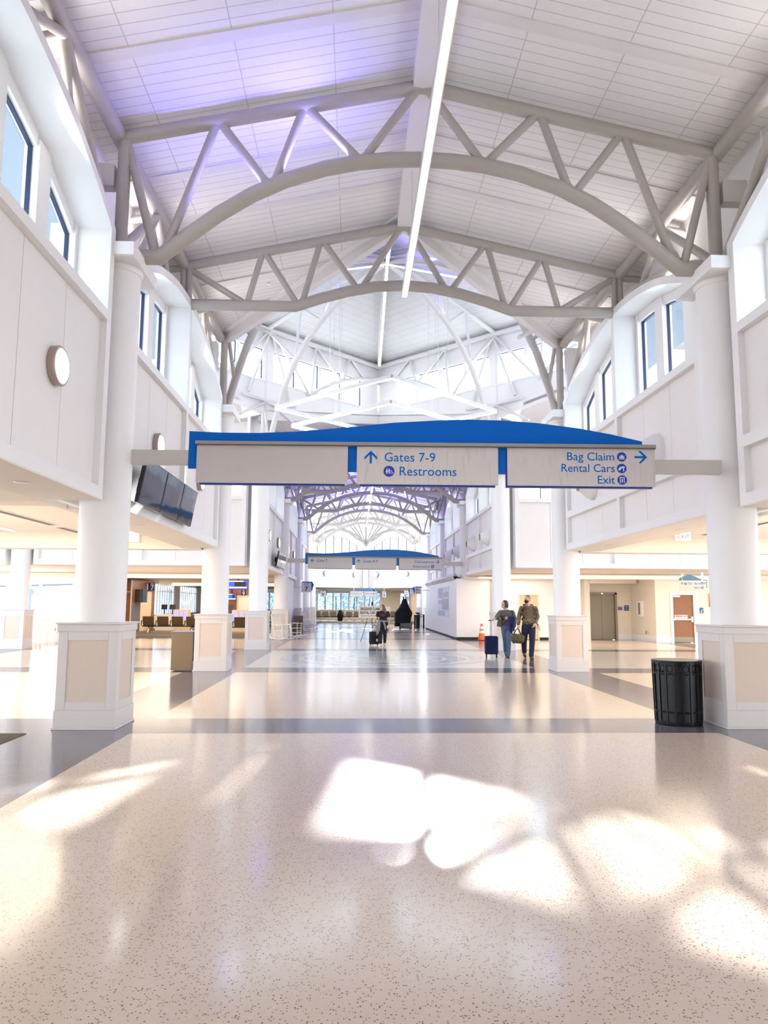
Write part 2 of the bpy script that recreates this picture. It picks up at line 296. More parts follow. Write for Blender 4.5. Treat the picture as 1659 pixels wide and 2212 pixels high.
# ------------------------------------------------------------------ mesh helpers
ROOT = {}
class MB:
    def __init__(s, root=None, M=None):
        s.v = []; s.f = []; s.m = []; s.cur = 0
        s.M = M
        if root is not None: s.M = ROOT[root].inverted()
    def add(s, vs, fs):
        o = len(s.v)
        if s.M is not None: vs = [s.M @ Vector(v) for v in vs]
        s.v += [tuple(v) for v in vs]
        s.f += [tuple(i+o for i in f) for f in fs]; s.m += [s.cur]*len(fs)
        return s
    def box(s, x0, x1, y0, y1, z0, z1):
        if x0 > x1: x0, x1 = x1, x0
        if y0 > y1: y0, y1 = y1, y0
        if z0 > z1: z0, z1 = z1, z0
        v = [(x0,y0,z0),(x1,y0,z0),(x1,y1,z0),(x0,y1,z0),(x0,y0,z1),(x1,y0,z1),(x1,y1,z1),(x0,y1,z1)]
        return s.add(v, [(3,2,1,0),(4,5,6,7),(0,1,5,4),(1,2,6,5),(2,3,7,6),(3,0,4,7)])
    def prism(s, poly, vec):
        n = len(poly); vec = Vector(vec); p = [Vector(q) for q in poly]
        nrm = Vector((0,0,0))
        for i in range(n): nrm += (p[i]-p[0]).cross(p[(i+1) % n]-p[0])
        if nrm.dot(vec) > 0: p.reverse()
        v = p + [q+vec for q in p]
        return s.add(v, [tuple(range(n)), tuple(range(2*n-1, n-1, -1))] + [(i, i+n, (i+1) % n+n, (i+1) % n) for i in range(n)])
    def bar(s, a, b, w, h, up=(0,0,1)):
        # rectangular bar from a to b: w across, h along up
        a, b = Vector(a), Vector(b); d = (b-a).normalized(); up = Vector(up)
        r = d.cross(up); r = r.normalized() if r.length > 1e-6 else Vector((1,0,0)); u = r.cross(d).normalized()
        r = r*w/2; u = u*h/2
        return s.prism([a-r-u, a+r-u, a+r+u, a-r+u], b-a)
    def tube(s, pts, r, n=12, cap=True, ry=None):
        pts = [Vector(p) for p in pts]; k = len(pts); rs = r if isinstance(r, (list, tuple)) else [r]*k
        tang = []
        for i in range(k):
            a = pts[max(0, i-1)]; b = pts[min(k-1, i+1)]
            if 0 < i < k-1: t = (pts[i]-a).normalized() + (b-pts[i]).normalized()
            else: t = b-a
            tang.append(t.normalized() if t.length > 1e-9 else Vector((0,0,1)))
        ref = Vector((0,0,1)) if abs(tang[0].z) < 0.9 else Vector((0,1,0))
        u = tang[0].cross(ref).normalized(); vs = []
        for i in range(k):
            t = tang[i]; u = (u - t*u.dot(t)).normalized(); w = t.cross(u)
            m = 1.0
            if 0 < i < k-1:
                c = (pts[i]-pts[i-1]).normalized().dot((pts[i+1]-pts[i]).normalized()); m = 1/max(0.6, math.sqrt(max(0.0, (1+c)/2)))
            for j in range(n):
                a = 2*PI*j/n; vs.append(pts[i] + (u*math.cos(a)*m + w*math.sin(a))*rs[i])
        fs = [(i*n+j, i*n+(j+1) % n, (i+1)*n+(j+1) % n, (i+1)*n+j) for i in range(k-1) for j in range(n)]
        if cap: fs += [tuple(range(n-1, -1, -1)), tuple(range((k-1)*n, k*n))]
        return s.add(vs, fs)
    def lathe(s, prof, c=(0,0,0), n=24, axis='z', sq=(1,1)):
        vs = []; k = len(prof); c = Vector(c)
        for r, h in prof:
            for j in range(n):
                a = 2*PI*j/n; x, y = r*math.cos(a)*sq[0], r*math.sin(a)*sq[1]
                vs.append(c + Vector({'z': (x,y,h), 'x': (h,x,y), 'y': (y,h,x)}[axis]))
        fs = [(i*n+j, i*n+(j+1) % n, (i+1)*n+(j+1) % n, (i+1)*n+j) for i in range(k-1) for j in range(n)]
        fs += [tuple(range(n-1, -1, -1)), tuple(range((k-1)*n, k*n))]
        return s.add(vs, fs)
    def ell(s, c, r, n=14, k=8, R=None):
        c = Vector(c); vs = []; R = R or Matrix.Identity(3)
        for i in range(1, k):
            th = PI*i/k
            for j in range(n):
                a = 2*PI*j/n
                vs.append(c + R @ Vector((r[0]*math.sin(th)*math.cos(a), r[1]*math.sin(th)*math.sin(a), -r[2]*math.cos(th))))
        b = len(vs); vs += [c + R @ Vector((0,0,-r[2])), c + R @ Vector((0,0,r[2]))]
        fs = [(i*n+j, i*n+(j+1) % n, (i+1)*n+(j+1) % n, (i+1)*n+j) for i in range(k-2) for j in range(n)]
        fs += [(b, (j+1) % n, j) for j in range(n)] + [(b+1, (k-2)*n+j, (k-2)*n+(j+1) % n) for j in range(n)]
        return s.add(vs, fs)
    def limb(s, pts, rs, n=12):
        # closed capsule chain (for bodies): a ball at every joint, a cone between
        for p, r in zip(pts, rs): s.ell(p, (r, r, r), n, 8)
        for i in range(len(pts)-1): s.tube([pts[i], pts[i+1]], [rs[i], rs[i+1]], n)
        return s
    def mesh(s, name, mats, smooth=40):
        me = bpy.data.meshes.new(name); me.from_pydata(s.v, [], s.f)
        mats = mats if isinstance(mats, (list, tuple)) else [mats]
        for q in mats: me.materials.append(q)
        if len(mats) > 1: me.polygons.foreach_set('material_index', s.m)
        if smooth:
            me.polygons.foreach_set('use_smooth', [True]*len(me.polygons)); me.set_sharp_from_angle(angle=math.radians(smooth))
        me.update(); return me
    def build(s, name, mats, parent=None, smooth=40, bevel=0.0):
        o = bpy.data.objects.new(name, s.mesh(name, mats, smooth)); COL.objects.link(o)
        if parent is not None: o.parent = parent
        if bevel:
            b = o.modifiers.new('bevel', 'BEVEL'); b.width = bevel; b.segments = 2; b.limit_method = 'ANGLE'; b.angle_limit = math.radians(50)
        return o

def thing(name, label, cat, loc=(0,0,0), rz=0.0, group=None, scale=1.0):
    o = bpy.data.objects.new(name, None); COL.objects.link(o); o.empty_display_size = 0.2
    o.location = loc; o.rotation_euler = (0,0,rz); o.scale = (scale,)*3
    o['label'] = label; o['category'] = cat
    if group: o['group'] = group
    ROOT[o] = Matrix.Translation(loc) @ Matrix.Rotation(rz, 4, 'Z') @ Matrix.Scale(scale, 4)
    return o
def tag(o, label, cat, group=None):
    o['label'] = label; o['category'] = cat
    if group: o['group'] = group
    return o
def struct(o): o['kind'] = 'structure'; return o
def dup(root, loc, rz=0.0, label=None, group=None):
    r = root.copy(); COL.objects.link(r); r.location = loc; r.rotation_euler = (0,0,rz)
    if label: r['label'] = label
    if group: r['group'] = group
    for ch in list(root.children):
        c = ch.copy(); COL.objects.link(c); c.parent = r
        for g in ch.children:
            d = g.copy(); COL.objects.link(d); d.parent = c
    return r
def frame(o, s, t):
    # local (s,t,z) -> world, s along the wall, t outward
    return Matrix(((s[0], t[0], 0, o[0]), (s[1], t[1], 0, o[1]), (0, 0, 1, o[2] if len(o) > 2 else 0), (0, 0, 0, 1)))
def text(name, body, size, m, parent, M4, align='LEFT', ext=0.004, width=None, bold=0.0, spacing=1.0):
    # lettering lying in the local xz plane of M4, facing -y
    cu = bpy.data.curves.new(name, 'FONT'); cu.body = body; cu.size = size; cu.extrude = ext; cu.align_x = align; cu.offset = bold; cu.space_character = spacing
    cu.resolution_u = 3
    t = bpy.data.objects.new(name, cu); COL.objects.link(t)
    me = bpy.data.meshes.new_from_object(t)
    bpy.data.objects.remove(t); bpy.data.curves.remove(cu)
    k = 1.0
    if width:
        xs = [v.co.x for v in me.vertices]; k = width/(max(xs)-min(xs))
    S = Matrix.Scale(k, 4, (1,0,0)) if width else Matrix.Identity(4)
    me.transform(M4 @ Matrix.Rotation(PI/2, 4, 'X') @ S); me.materials.clear(); me.materials.append(m); me.name = name
    o = bpy.data.objects.new(name, me); COL.objects.link(o); o.parent = parent
    return o
def tr(x, y, z): return Matrix.Translation((x, y, z))
def ordi(i): return ('first','second','third','fourth','fifth','sixth','seventh','eighth','ninth','tenth')[i]
# ------------------------------------------------------------------ the setting
P = 8.77
CY = [10.85 + P*k for k in range(7)]          # column lines along the hall
WX, CXX = 4.43, 4.56                          # wall face and column centre from the axis
ZS, ZSILL = 3.08, 5.70                        # underside of the upper walls, window sill

def floor():
    xs = sorted(set([-30, -13.9, -12.6, -5.15, -3.87, 3.87, 5.12, 12.6, 13.9, 30]))
    bands = [(10.15-8.75, 11.44-8.75), (10.15, 11.44), (18.92, 20.34), (27.54, 28.79), (36.3, 37.6), (45.1, 46.4), (53.9, 55.2), (62.6, 63.9)]
    ys = [-14] + [y for b in bands for y in b] + [84]
    mb = MB()
    for j in range(len(ys)-1):
        for i in range(len(xs)-1):
            xm, ym = (xs[i]+xs[i+1])/2, (ys[j]+ys[j+1])/2
            dark = any(a < ym < b for a, b in bands) or 3.87 < abs(xm) < 5.15 or 12.6 < abs(xm) < 13.9
            med = abs(xm) < 3.87 and 20.34 < ym < 27.54
            mb.cur = 1 if dark else (2 if med else 0)
            x0, x1, y0, y1 = xs[i], xs[i+1], ys[j], ys[j+1]
            mb.add([(x0,y0,0),(x1,y0,0),(x1,y1,0),(x0,y1,0)], [(0,1,2,3)])
    struct(mb.build('floor', [M['floor'], M['floord'], M['floorm']], smooth=0))
floor()
b = MB(); b.box(-400, 400, 84.2, 500, -0.5, -0.05); b.box(-400, -24.5, -60, 84, -0.5, -0.05); b.box(24.5, 400, -60, 84, -0.5, -0.05)
struct(b.build('ground_outdoors', M['ground'], smooth=0))
b = MB(); b.box(-14, -5.7, 37.6, 62, 0.0, 0.012); struct(b.build('floor_carpet', M['carpet'], smooth=0))
b = MB(); b.box(-13, 11, 66.5, 79.9, 0.0, 0.012); struct(b.build('floor_carpet', M['carpetg'], smooth=0))

def za(s, R, top=7.92): return top - (R - math.sqrt(max(0.0, R*R - s*s)))
WIN = [0]
def wall_bay(name, Mx, half=3.865, mid=False, seams=True, windows=True, soffit=0.85, upper=True, gap=0.52, gl='glass', top=8.95):
    R = (half*half + 0.97**2)/(2*0.97)
    b = MB(M=Mx)
    b.box(-half+.01, half-.01, 0.002, 0.13, ZS+.001, 3.24)                       # bottom rail
    b.box(-half+.01, half-.01, 0.002, 0.50, 5.56, ZSILL)                    # sill
    for sg in (-1, 1):
        b.box(sg*(half-.001), sg*(half-0.17), 0.004, 0.85, ZS+0.002, za(half, R)-0.001)      # end post
    b.box(-0.08, 0.08, 0.004, 0.5, ZSILL, za(0.08, R)-0.1); b.box(-0.08, 0.08, 0.004, 0.12, 3.24, 5.56)
    if mid: b.box(-half+.01, half-.01, 0.002, 0.12, 3.89, 4.055)
    N = 24
    for i in range(N):
        s0, s1 = -half + 2*half*i/N, -half + 2*half*(i+1)/N
        z0, z1 = za(s0, R), za(s1, R)
        b.prism([(s0,0,z0-.15), (s1,0,z1-.15), (s1,0,z1), (s0,0,z0)], (0, 0.66, 0))
        if upper: b.prism([(s0,0.64,z0-.08), (s1,0.64,z1-.08), (s1,0.64,top), (s0,0.64,top)], (0, 0.1, 0))
    if upper and gap:
        for sg in (-1, 1): b.box(sg*half, sg*(half+gap), 0.6, 0.7, ZS, 8.95)
    b.cur = 1                                                    # inset panels, with thin joints
    for z0, z1 in (((3.24, 3.89), (4.055, 5.56)) if mid else ((3.24, 5.56),)):
        for sg in (-1, 1):
            a0, a1 = 0.08, half-0.17; n = 3
            for k in range(n):
                p0 = a0 + (a1-a0)*k/n + (0.005 if k else 0); p1 = a0 + (a1-a0)*(k+1)/n - (0.005 if k < n-1 else 0)
                b.box(sg*p0, sg*p1, 0.10, 0.13, z0, z1)
    b.cur = 2; b.box(-half+.01, half-.01, 0.13, 0.2, ZS+.01, 5.56)
    b.cur = 3; b.box(-half, half, 0.0, soffit, ZS-0.02, ZS)
    o = struct(b.build(name, [M['white'], M['panel'], M['seam'], M['soffit']], smooth=0))
    if windows:
        WIN[0] += 1
        w = MB(M=Mx); g = MB(M=Mx); q = MB(M=Mx)
        t0, t1 = 0.47, 0.66
        a1 = half-0.17
        pw = (a1-0.08-0.92)/3
        for sg in (-1, 1):
            cur = 0.08; cells = []
            cuts = [0.12, pw, 0.36, pw, 0.36, pw, 0.08]
            for k, wd in enumerate(cuts):
                nx = cur + wd
                if k % 2 == 0:
                    zt = min(za(cur, R), za(nx, R)) - 0.12
                    w.box(sg*cur, sg*nx, t0, t1, ZSILL, zt)
                else: cells.append((cur, nx))
                cur = nx
            for c0, c1 in cells:
                n = 4; top = []
                for k in range(n+1):
                    s = c0 + (c1-c0)*k/n; top.append((s, za(s, R)-0.33))
                for k in range(n):
                    (sa, ta), (sb, tb) = top[k], top[k+1]
                    w.prism([(sg*sa, t0+.03, ta), (sg*sb, t0+.03, tb), (sg*sb, t0+.03, tb+.22), (sg*sa, t0+.03, ta+.22)], (0, 0.14, 0))
                    q.bar((sg*sa, 0.585, ta-.012), (sg*sb, 0.585, tb-.012), 0.05, 0.025)
                g.prism([(sg*c0, 0.6, ZSILL)] + [(sg*s, 0.6, z) for s, z in top] + [(sg*c1, 0.6, ZSILL)], (0, 0.008, 0))
                q.box(sg*c0, sg*(c0+.022), 0.56, 0.61, ZSILL, top[0][1]); q.box(sg*c1, sg*(c1-.022), 0.56, 0.61, ZSILL, top[-1][1])
        wo = struct(w.build('window_%d' % WIN[0], M['white'], smooth=0))
        g.build('pane', M[gl], wo, smooth=0); q.build('gasket', M['gasket'], wo, smooth=0)
    return o

# nave walls
bayc = [CY[0]-P/2 + P*k for k in (-1, 0, 1, 3, 4, 5)]
for y in [bayc[0]-P] + bayc:
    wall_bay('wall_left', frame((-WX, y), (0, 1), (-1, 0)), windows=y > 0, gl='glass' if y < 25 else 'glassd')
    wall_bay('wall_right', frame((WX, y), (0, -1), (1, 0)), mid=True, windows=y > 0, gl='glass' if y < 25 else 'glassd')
    if y < 0:
        for sg in (-1, 1):
            b = MB(); b.box(sg*(WX+.5), sg*(WX+.6), y-3.9, y+3.9, 5.7, 8); struct(b.build('wall_blank', M['white'], smooth=0))
# transept far walls, facing the entrance
for x in (8.945, 17.715):
    for sg in (-1, 1):
        wall_bay('wall_transept', frame((sg*x, CY[2]-0.13), (1, 0), (0, 1)), upper=True)
# angled end walls meeting on the axis
YE = 68.0
for sg in (-1, 1):
    a, c = Vector((sg*4.56, 63.45, 0)), Vector((0, YE, 0))
    d = (c-a).normalized() if sg < 0 else (a-c).normalized()
    mid = (a+c)/2; t = Vector((-d.y, d.x, 0))
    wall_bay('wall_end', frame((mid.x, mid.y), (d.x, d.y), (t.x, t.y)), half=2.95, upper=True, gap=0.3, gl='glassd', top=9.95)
b = MB(); b.box(-.24, .24, 67.55, 68.4, 3.08, 6.75); b.box(-.32, .32, 67.45, 68.4, 6.6, 6.78); struct(b.build('trim_6', M['white'], smooth=0))
# overhanging eaves outside the clerestory
b = MB()
for sg in (-1, 1):
    for y0, y1 in ((-11, 19.2), (29.3, 63.0)):
        b.prism([(sg*5.2, y0, 8.25), (sg*6.7, y0, 7.85), (sg*6.7, y0, 8.0), (sg*5.2, y0, 8.4)], (0, y1-y0, 0))
struct(b.build('trim_1', M['roofout'], smooth=0))

# ceilings of the hall: two planked slopes, cut on the diagonal at the lantern
def zc(x): return 9.90 - 0.222*abs(x)
for sg in (-1, 1):
    for poly in ([(0, -11.0), (5.45, -11.0), (5.45, 19.6), (4.37, 19.6), (0, 15.23)], [(0, 32.77), (4.37, 28.4), (5.45, 28.4), (5.45, 62.6), (0, 68.2)]):
        b = MB(); pts = [(sg*x, y, zc(x)) for x, y in poly]
        b.prism(pts, (0, 0, 0.12)); struct(b.build('ceiling', M['ceil'], smooth=0))
for sg in (-1, 1):
    for u in (-1, 1):
        b = MB(); pts = [(sg*x, 24+u*y, zc(y)) for x, y in [(8.77, 0), (22.5, 0), (22.5, 5.45), (5.3, 5.45), (5.3, 3.47)]]
        b.prism(pts, (0, 0, 0.12)); struct(b.build('ceiling_transept', M['ceil'], smooth=0))
# flat bands across the planks, ridge box, valley boards
b = MB()
for k in range(-1, 15):
    for off in (-1.46, 1.46):
        y = CY[0] + P/2*k + off
        lim = 5.2 if not 15.0 < y < 33.0 else 4.9
        if y > 68: continue
        if 15.0 < y < 33.0:
            e = (y-15.23) if y < 24 else (32.77-y)
            if e > 4.6: continue
            x0 = max(0.0, e)
        else: x0 = 0.0
        for sg in (-1, 1):
            if lim - x0 < 0.3: continue
            b.bar((sg*(x0+.1), y, zc(x0+.1)-.015), (sg*lim, y, zc(lim)-.015), 0.20, 0.03)
struct(b.build('trim_2', M['band'], smooth=0))
b = MB()
b.box(-0.15, 0.15, -11, 15.1, 9.62, 9.9); b.box(-0.15, 0.15, 32.9, 67.8, 9.62, 9.9)
for sg in (-1, 1):
    b.bar((0, 15.23, 9.78), (sg*4.45, 19.68, 8.79), 0.16, 0.34); b.bar((0, 32.77, 9.78), (sg*4.45, 28.32, 8.79), 0.16, 0.34)
struct(b.build('trim_3', M['band'], smooth=0))

# the square lantern over the crossing, turned 45 degrees
LC = Vector((0, 24.0, 0)); RL = 8.77
corners = {'N': (0, 24-RL), 'E': (RL, 24), 'F': (0, 24+RL), 'W': (-RL, 24)}
PAN = [(0.26, 1.35), (1.51, 2.61), (2.77, 3.87), (4.02, 5.11)]
for ca, cb in (('W', 'F'), ('F', 'E'), ('E', 'N'), ('N', 'W')):
    a, c = Vector(corners[ca]), Vector(corners[cb]); d = (c-a).normalized(); m = (a+c)/2
    Mx = frame((m.x, m.y), (d.x, d.y), (-d.y, d.x))
    b = MB(M=Mx); H = 6.2
    for sg in (-1, 1):
        b.prism([(0, 0, 8.86), (sg*H, 0, 9.82), (sg*H, 0, 10.2), (0, 0, 10.2)], (0, 0.22, 0))
        b.box(0, sg*(H+.05), 0, 0.22, 11.4, 12.45)
        prev = 0.0
        for p0, p1 in PAN + [(H, H)]:
            b.box(sg*prev, sg*p0, 0.02, 0.2, 10.2, 11.4); prev = p1
    struct(b.build('wall_lantern', M['white'], smooth=0))
    WIN[0] += 1
    w = MB(M=Mx); g = MB(M=Mx); q = MB(M=Mx)
    w.box(-5.15, 5.15, -0.03, 0.05, 10.14, 10.2)
    for sg in (-1, 1):
        for p0, p1 in PAN:
            g.box(sg*p0, sg*p1, 0.1, 0.108, 10.2, 11.4)
            q.box(sg*p0, sg*p1, 0.07, 0.12, 11.375, 11.4)
            q.box(p1 if sg > 0 else -p0, (p1-.03) if sg > 0 else (-p0-.03), 0.07, 0.12, 10.2, 11.4)
    wo = struct(w.build('window_%d' % WIN[0], M['white'], smooth=0))
    g.build('pane', M['glass'], wo, smooth=0); q.build('gasket', M['gasket'], wo, smooth=0)
    # roof plane above this side
    ro = MB(); ap = 13.55
    ro.add([(-H-.3, 0.35, 12.32-.06), (H+.3, 0.35, 12.32-.06), (0, -6.2, ap)], [(0, 2, 1)])
    ro.add([(-H-.3, 0.35, 12.42-.06), (H+.3, 0.35, 12.42-.06), (0, -6.2, ap+.1)], [(0, 1, 2)])
    r = struct(ro.build('ceiling_lantern', M['ceilw'], smooth=0)); r.matrix_world = Mx
# aisle ceilings, beams and end frames
for sg, nm in ((-1, 'left'), (1, 'right')):
    b = MB()
    b.box(sg*5.27, sg*13.5, -11, 19.2, 3.42, 3.5)
    struct(b.build('ceiling_aisle_'+nm, M['soffit'], smooth=0))
    b = MB()
    b.box(sg*5.285, sg*5.36, -11, 19.2, 3.066, 3.45)
    for y in (CY[0], CY[1]-8.77*2): b.box(sg*5.3, sg*13.5, y-.3, y+.3, 3.08, 3.44)
    b.box(sg*4.9, sg*13.5, 19.2, 19.75, 3.03, 3.5); b.cur = 1; b.box(sg*4.7, sg*30, 19.55, 19.8, 3.04, 8.6)
    struct(b.build('wall_aisle_'+nm, [M['cream'], M['white']], smooth=0))
    b = MB(); b.box(sg*4.9, sg*24, 28.95, 36.6, 3.075, 3.16); b.box(sg*4.9, sg*(14.15 if sg < 0 else 24), 36.6, 82 if sg < 0 else 38.5, 3.075, 3.16); struct(b.build('ceiling_lounge_'+nm, M['soffit'], smooth=0))
b = MB(); b.box(4.9, 24, 38.5, 82, 3.075, 3.16); b.box(-4.85, 4.85, 68.3, 82, 3.075, 3.16)
for sg in (-1, 1): b.prism([(sg*4.85, 63.4, 3.075), (sg*4.85, 68.3, 3.075), (0, 68.3, 3.075)], (0, 0, 0.085))
struct(b.build('ceiling_gate', M['soffit'], smooth=0))
b = MB()
b.box(-24, -5.3, 36.0, 36.5, 2.84, 3.06); b.box(-14, -5.3, 50.5, 50.8, 2.8, 3.06); b.box(5.3, 18, 33.6, 34.0, 2.84, 3.06)
struct(b.build('trim_4', M['cream'], smooth=0))

b = MB(); b.box(-14, 14, -12, -11.8, 0, 10); struct(b.build('wall_rear', M['white'], smooth=0))
# outer walls -------------------------------------------------
def window_wall(n, Mx, s0, s1, z0, z1, mull, trans, gm='glass', deep=0.12, mw=0.06):
    w = MB(M=Mx); g = MB(M=Mx); q = MB(M=Mx)
    k = max(1, round((s1-s0)/mull)); st = (s1-s0)/k
    for i in range(k+1): w.box(s0+i*st-mw, s0+i*st+mw, 0, deep, z0, z1)
    w.box(s0-mw, s1+mw, -0.03, deep, z0-.06, z0); w.box(s0-mw, s1+mw, 0, deep, z1, z1+.06); w.box(s0, s1, 0.02, deep, trans-.03, trans+.03)
    g.box(s0, s1, deep*.6, deep*.6+.008, z0, z1)
    for i in range(k): q.box(s0+(i+1)*st-mw-.03, s0+(i+1)*st-mw, 0.05, deep*.7, z0, z1)
    o = struct(w.build('window_%d' % n, M['white'], smooth=0)); g.build('pane', M[gm], o, smooth=0); q.build('gasket', M['gasket'], o, smooth=0)
    return o
M['glassb'] = glass_mat('tinted_window_glass', (0.80, 0.91, 1.0), 0.06)
# left window wall beyond the crossing
b = MB(); b.box(-24, -14.0, 36.5, 36.7, 0, 0.96); b.box(-24, -14.0, 36.5, 36.7, 2.78, 3.1); b.box(-14.3, -14.0, 36.5, 36.7, .96, 2.78)
b.box(-14.15, -14.0, 36.7, 50.0, 0, 3.1); b.box(-14.15, -14, 50, 64, 0, 0.95); b.box(-14.15, -14, 50, 64, 2.9, 3.1); b.box(-14.15, -14, 55.4, 57.2, .95, 2.9); b.box(-14.15, -14, 63.2, 80, 0, 3.1)
struct(b.build('wall_lounge', M['cream'], smooth=0))
WIN[0] += 1; window_wall(WIN[0], frame((-19.1, 36.47), (1, 0), (0, 1)), -4.5, 4.8, 0.96, 2.78, 1.45, 2.36)
WIN[0] += 1; window_wall(WIN[0], frame((-13.97, 52.7), (0, 1), (-1, 0)), -2.6, 2.6, 0.95, 2.9, 0.65, 2.45, 'glass', 0.04, .035)
WIN[0] += 1; window_wall(WIN[0], frame((-13.97, 60.2), (0, 1), (-1, 0)), -2.9, 2.9, 0.95, 2.9, 0.65, 2.45, 'glass', 0.04, .035)
# far window wall
b = MB(); b.box(-14, 2.3, 80, 80.2, 0, 1.05); b.box(3.2, 24, 80, 80.2, 0, 1.05); b.box(-14, 24, 80, 80.2, 2.8, 3.2); b.box(1.85, 3.75, 79.7, 80.2, 0, 3.1); b.box(5.1, 24, 80, 80.2, 1.05, 2.8); b.box(-14, -13.3, 80, 80.2, 1.05, 2.8)
struct(b.build('wall_far', M['cream'], smooth=0))
WIN[0] += 1; window_wall(WIN[0], frame((0, 79.97), (1, 0), (0, 1)), -13.2, 1.8, 1.07, 2.78, 0.83, 2.42, 'glassb', 0.16, 0.07)
WIN[0] += 1; window_wall(WIN[0], frame((0, 79.97), (1, 0), (0, 1)), 3.8, 5.05, 1.07, 2.78, 0.62, 2.42, 'glassb', 0.16, 0.07)
# white panelled walls between the far columns
for sg, y0, y1, nm in ((-1, 41.6, 45.5, 'left'), (-1, 46.4, 54.2, 'left'), (-1, 55.2, 63.0, 'left'), (1, 55.2, 63.0, 'right')):
    b = MB(); X = sg*4.62
    b.box(X, X+sg*.2, y0, y1, 0, 3.1); b.box(X-sg*.03, X, y0, y1, 1.3, 1.4); b.box(X-sg*.025, X, y0, y1, 0, 0.24)
    n = 3
    for k in range(n+1):
        yy = y0 + (y1-y0)*k/n; b.box(X-sg*.02, X, max(y0, yy-.12), min(y1, yy+.12), 0.24, 1.3)
    b.box(X-sg*.02, X, y0, y1, 1.18, 1.3)
    struct(b.build('wall_side_'+nm, M['white'], smooth=0))
b = MB(); b.box(4.75, 4.95, 63.8, 79.9, 0, 3.1); b.box(-4.95, -4.75, 63.8, 66.8, 0, 3.1); struct(b.build('wall_gate', M['tan'], smooth=0))
# temporary white partition on the right
b = MB(); b.box(3.95, 10.05, 36.55, 52.2, 0, 2.93); b.cur = 1; b.box(3.935, 3.95, 36.55, 52.2, 0, 0.09); b.box(3.935, 10.05, 36.535, 36.55, 0, 0.12)
b.cur = 2; b.box(5.60, 5.74, 36.51, 36.55, 0.12, 2.93)
struct(b.build('wall_partition', [M['white'], M['blackm'], M['seam']], smooth=0))
b = MB()
b.box(10.05, 10.3, 36.0, 38.2, 0, 3.06); b.box(10.31, 10.48, 37.0, 37.2, 0, 3.06); b.box(11.92, 12.9, 37.0, 37.2, 0, 3.06); b.box(10.48, 11.92, 37.0, 37.2, 2.28, 3.06)
b.prism([(12.65, 36.99, 0), (12.88, 34.52, 0), (13.08, 34.52, 0), (12.85, 36.99, 0)], (0, 0, 3.06))
b.box(12.88, 13.56, 34.5, 34.7, 0, 3.06); b.box(13.56, 13.66, 34.5, 34.7, 2.28, 3.06); b.box(14.66, 14.78, 34.5, 34.7, 2.28, 3.06); b.box(14.78, 24, 34.5, 34.7, 0, 3.06); b.box(13.66, 14.66, 34.5, 34.7, 2.28, 3.06)
b.box(10.31, 12.6, 36.0, 36.25, 2.72, 3.055)
b.box(10.25, 10.3, 37.2, 38.4, 0, 3); b.box(10.3, 12.1, 38.2, 38.4, 0, 3); b.box(13.5, 14.8, 35.2, 35.3, 0, 3)
struct(b.build('wall_alcove', M['cream'], smooth=0))
b = MB()
b.box(11.92, 12.65, 36.97, 37.0, 0, 0.26); b.prism([(12.62, 37.0, 0), (12.85, 34.47, 0), (12.88, 34.5, 0), (12.65, 37.03, 0)], (0, 0, 0.26)); b.box(12.85, 13.56, 34.47, 34.5, 0, 0.26); b.box(14.78, 20, 34.47, 34.5, 0, 0.26)
struct(b.build('baseboard_right', M['white'], smooth=0))
b = MB(); b.box(-24, -14.1, 36.47, 36.5, 0, 0.2); struct(b.build('baseboard_left', M['white'], smooth=0))
# emergency exit door
b = MB(); b.box(13.56, 13.68, 34.44, 34.7, 0, 2.28); b.box(14.64, 14.78, 34.44, 34.7, 0, 2.28); b.box(13.68, 14.64, 34.44, 34.7, 2.17, 2.28)
d1 = struct(b.build('door_1', M['white'], smooth=0))
b = MB(); b.box(13.68, 14.64, 34.52, 34.57, 0.24, 2.17); b.build('door_leaf', M['doorwood'], d1, smooth=0)
b = MB(); b.box(13.70, 14.62, 34.505, 34.52, 0.02, 0.25); b.build('kick_plate', M['steelbr'], d1, smooth=0)
b = MB(); b.box(13.70, 14.60, 34.44, 34.49, 1.02, 1.08); b.box(14.52, 14.60, 34.45, 34.52, 0.93, 1.18); b.box(13.7, 13.74, 34.45, 34.52, 1.0, 1.1); b.build('push_bar', M['white'], d1, smooth=0)
b = MB(); b.box(13.70, 14.02, 34.44, 34.52, 2.07, 2.15); b.build('door_closer', M['alu'], d1, smooth=0)
b = MB(); b.box(13.76, 14.36, 34.5, 34.515, 1.09, 1.25); pl = b.build('warning_plate', M['iconw'], d1, smooth=0)
text('lettering', 'EMERGENCY EXIT', 0.075, M['red'], pl, tr(14.06, 34.497, 1.17), 'CENTER', 0.001, 0.52, 0.004)
text('lettering', 'ALARM WILL SOUND', 0.04, M['red'], pl, tr(14.06, 34.497, 1.11), 'CENTER', 0.001, 0.42)
# service door in the cream partition behind the column
b = MB(); b.box(6.95, 7.0, 36.48, 36.55, 0, 2.2); b.box(7.9, 7.95, 36.48, 36.55, 0, 2.2); b.box(7.0, 7.9, 36.48, 36.55, 2.15, 2.2)
d2 = struct(b.build('door_2', M['cream'], smooth=0))
b = MB(); b.box(7.0, 7.9, 36.51, 36.545, 0.02, 2.149); b.build('door_leaf', M['tan'], d2, smooth=0)
b = MB(); b.tube([(7.82, 36.51, 1.05), (7.82, 36.46, 1.05), (7.7, 36.46, 1.05)], 0.012, 8); b.build('door_handle', M['chrome'], d2)
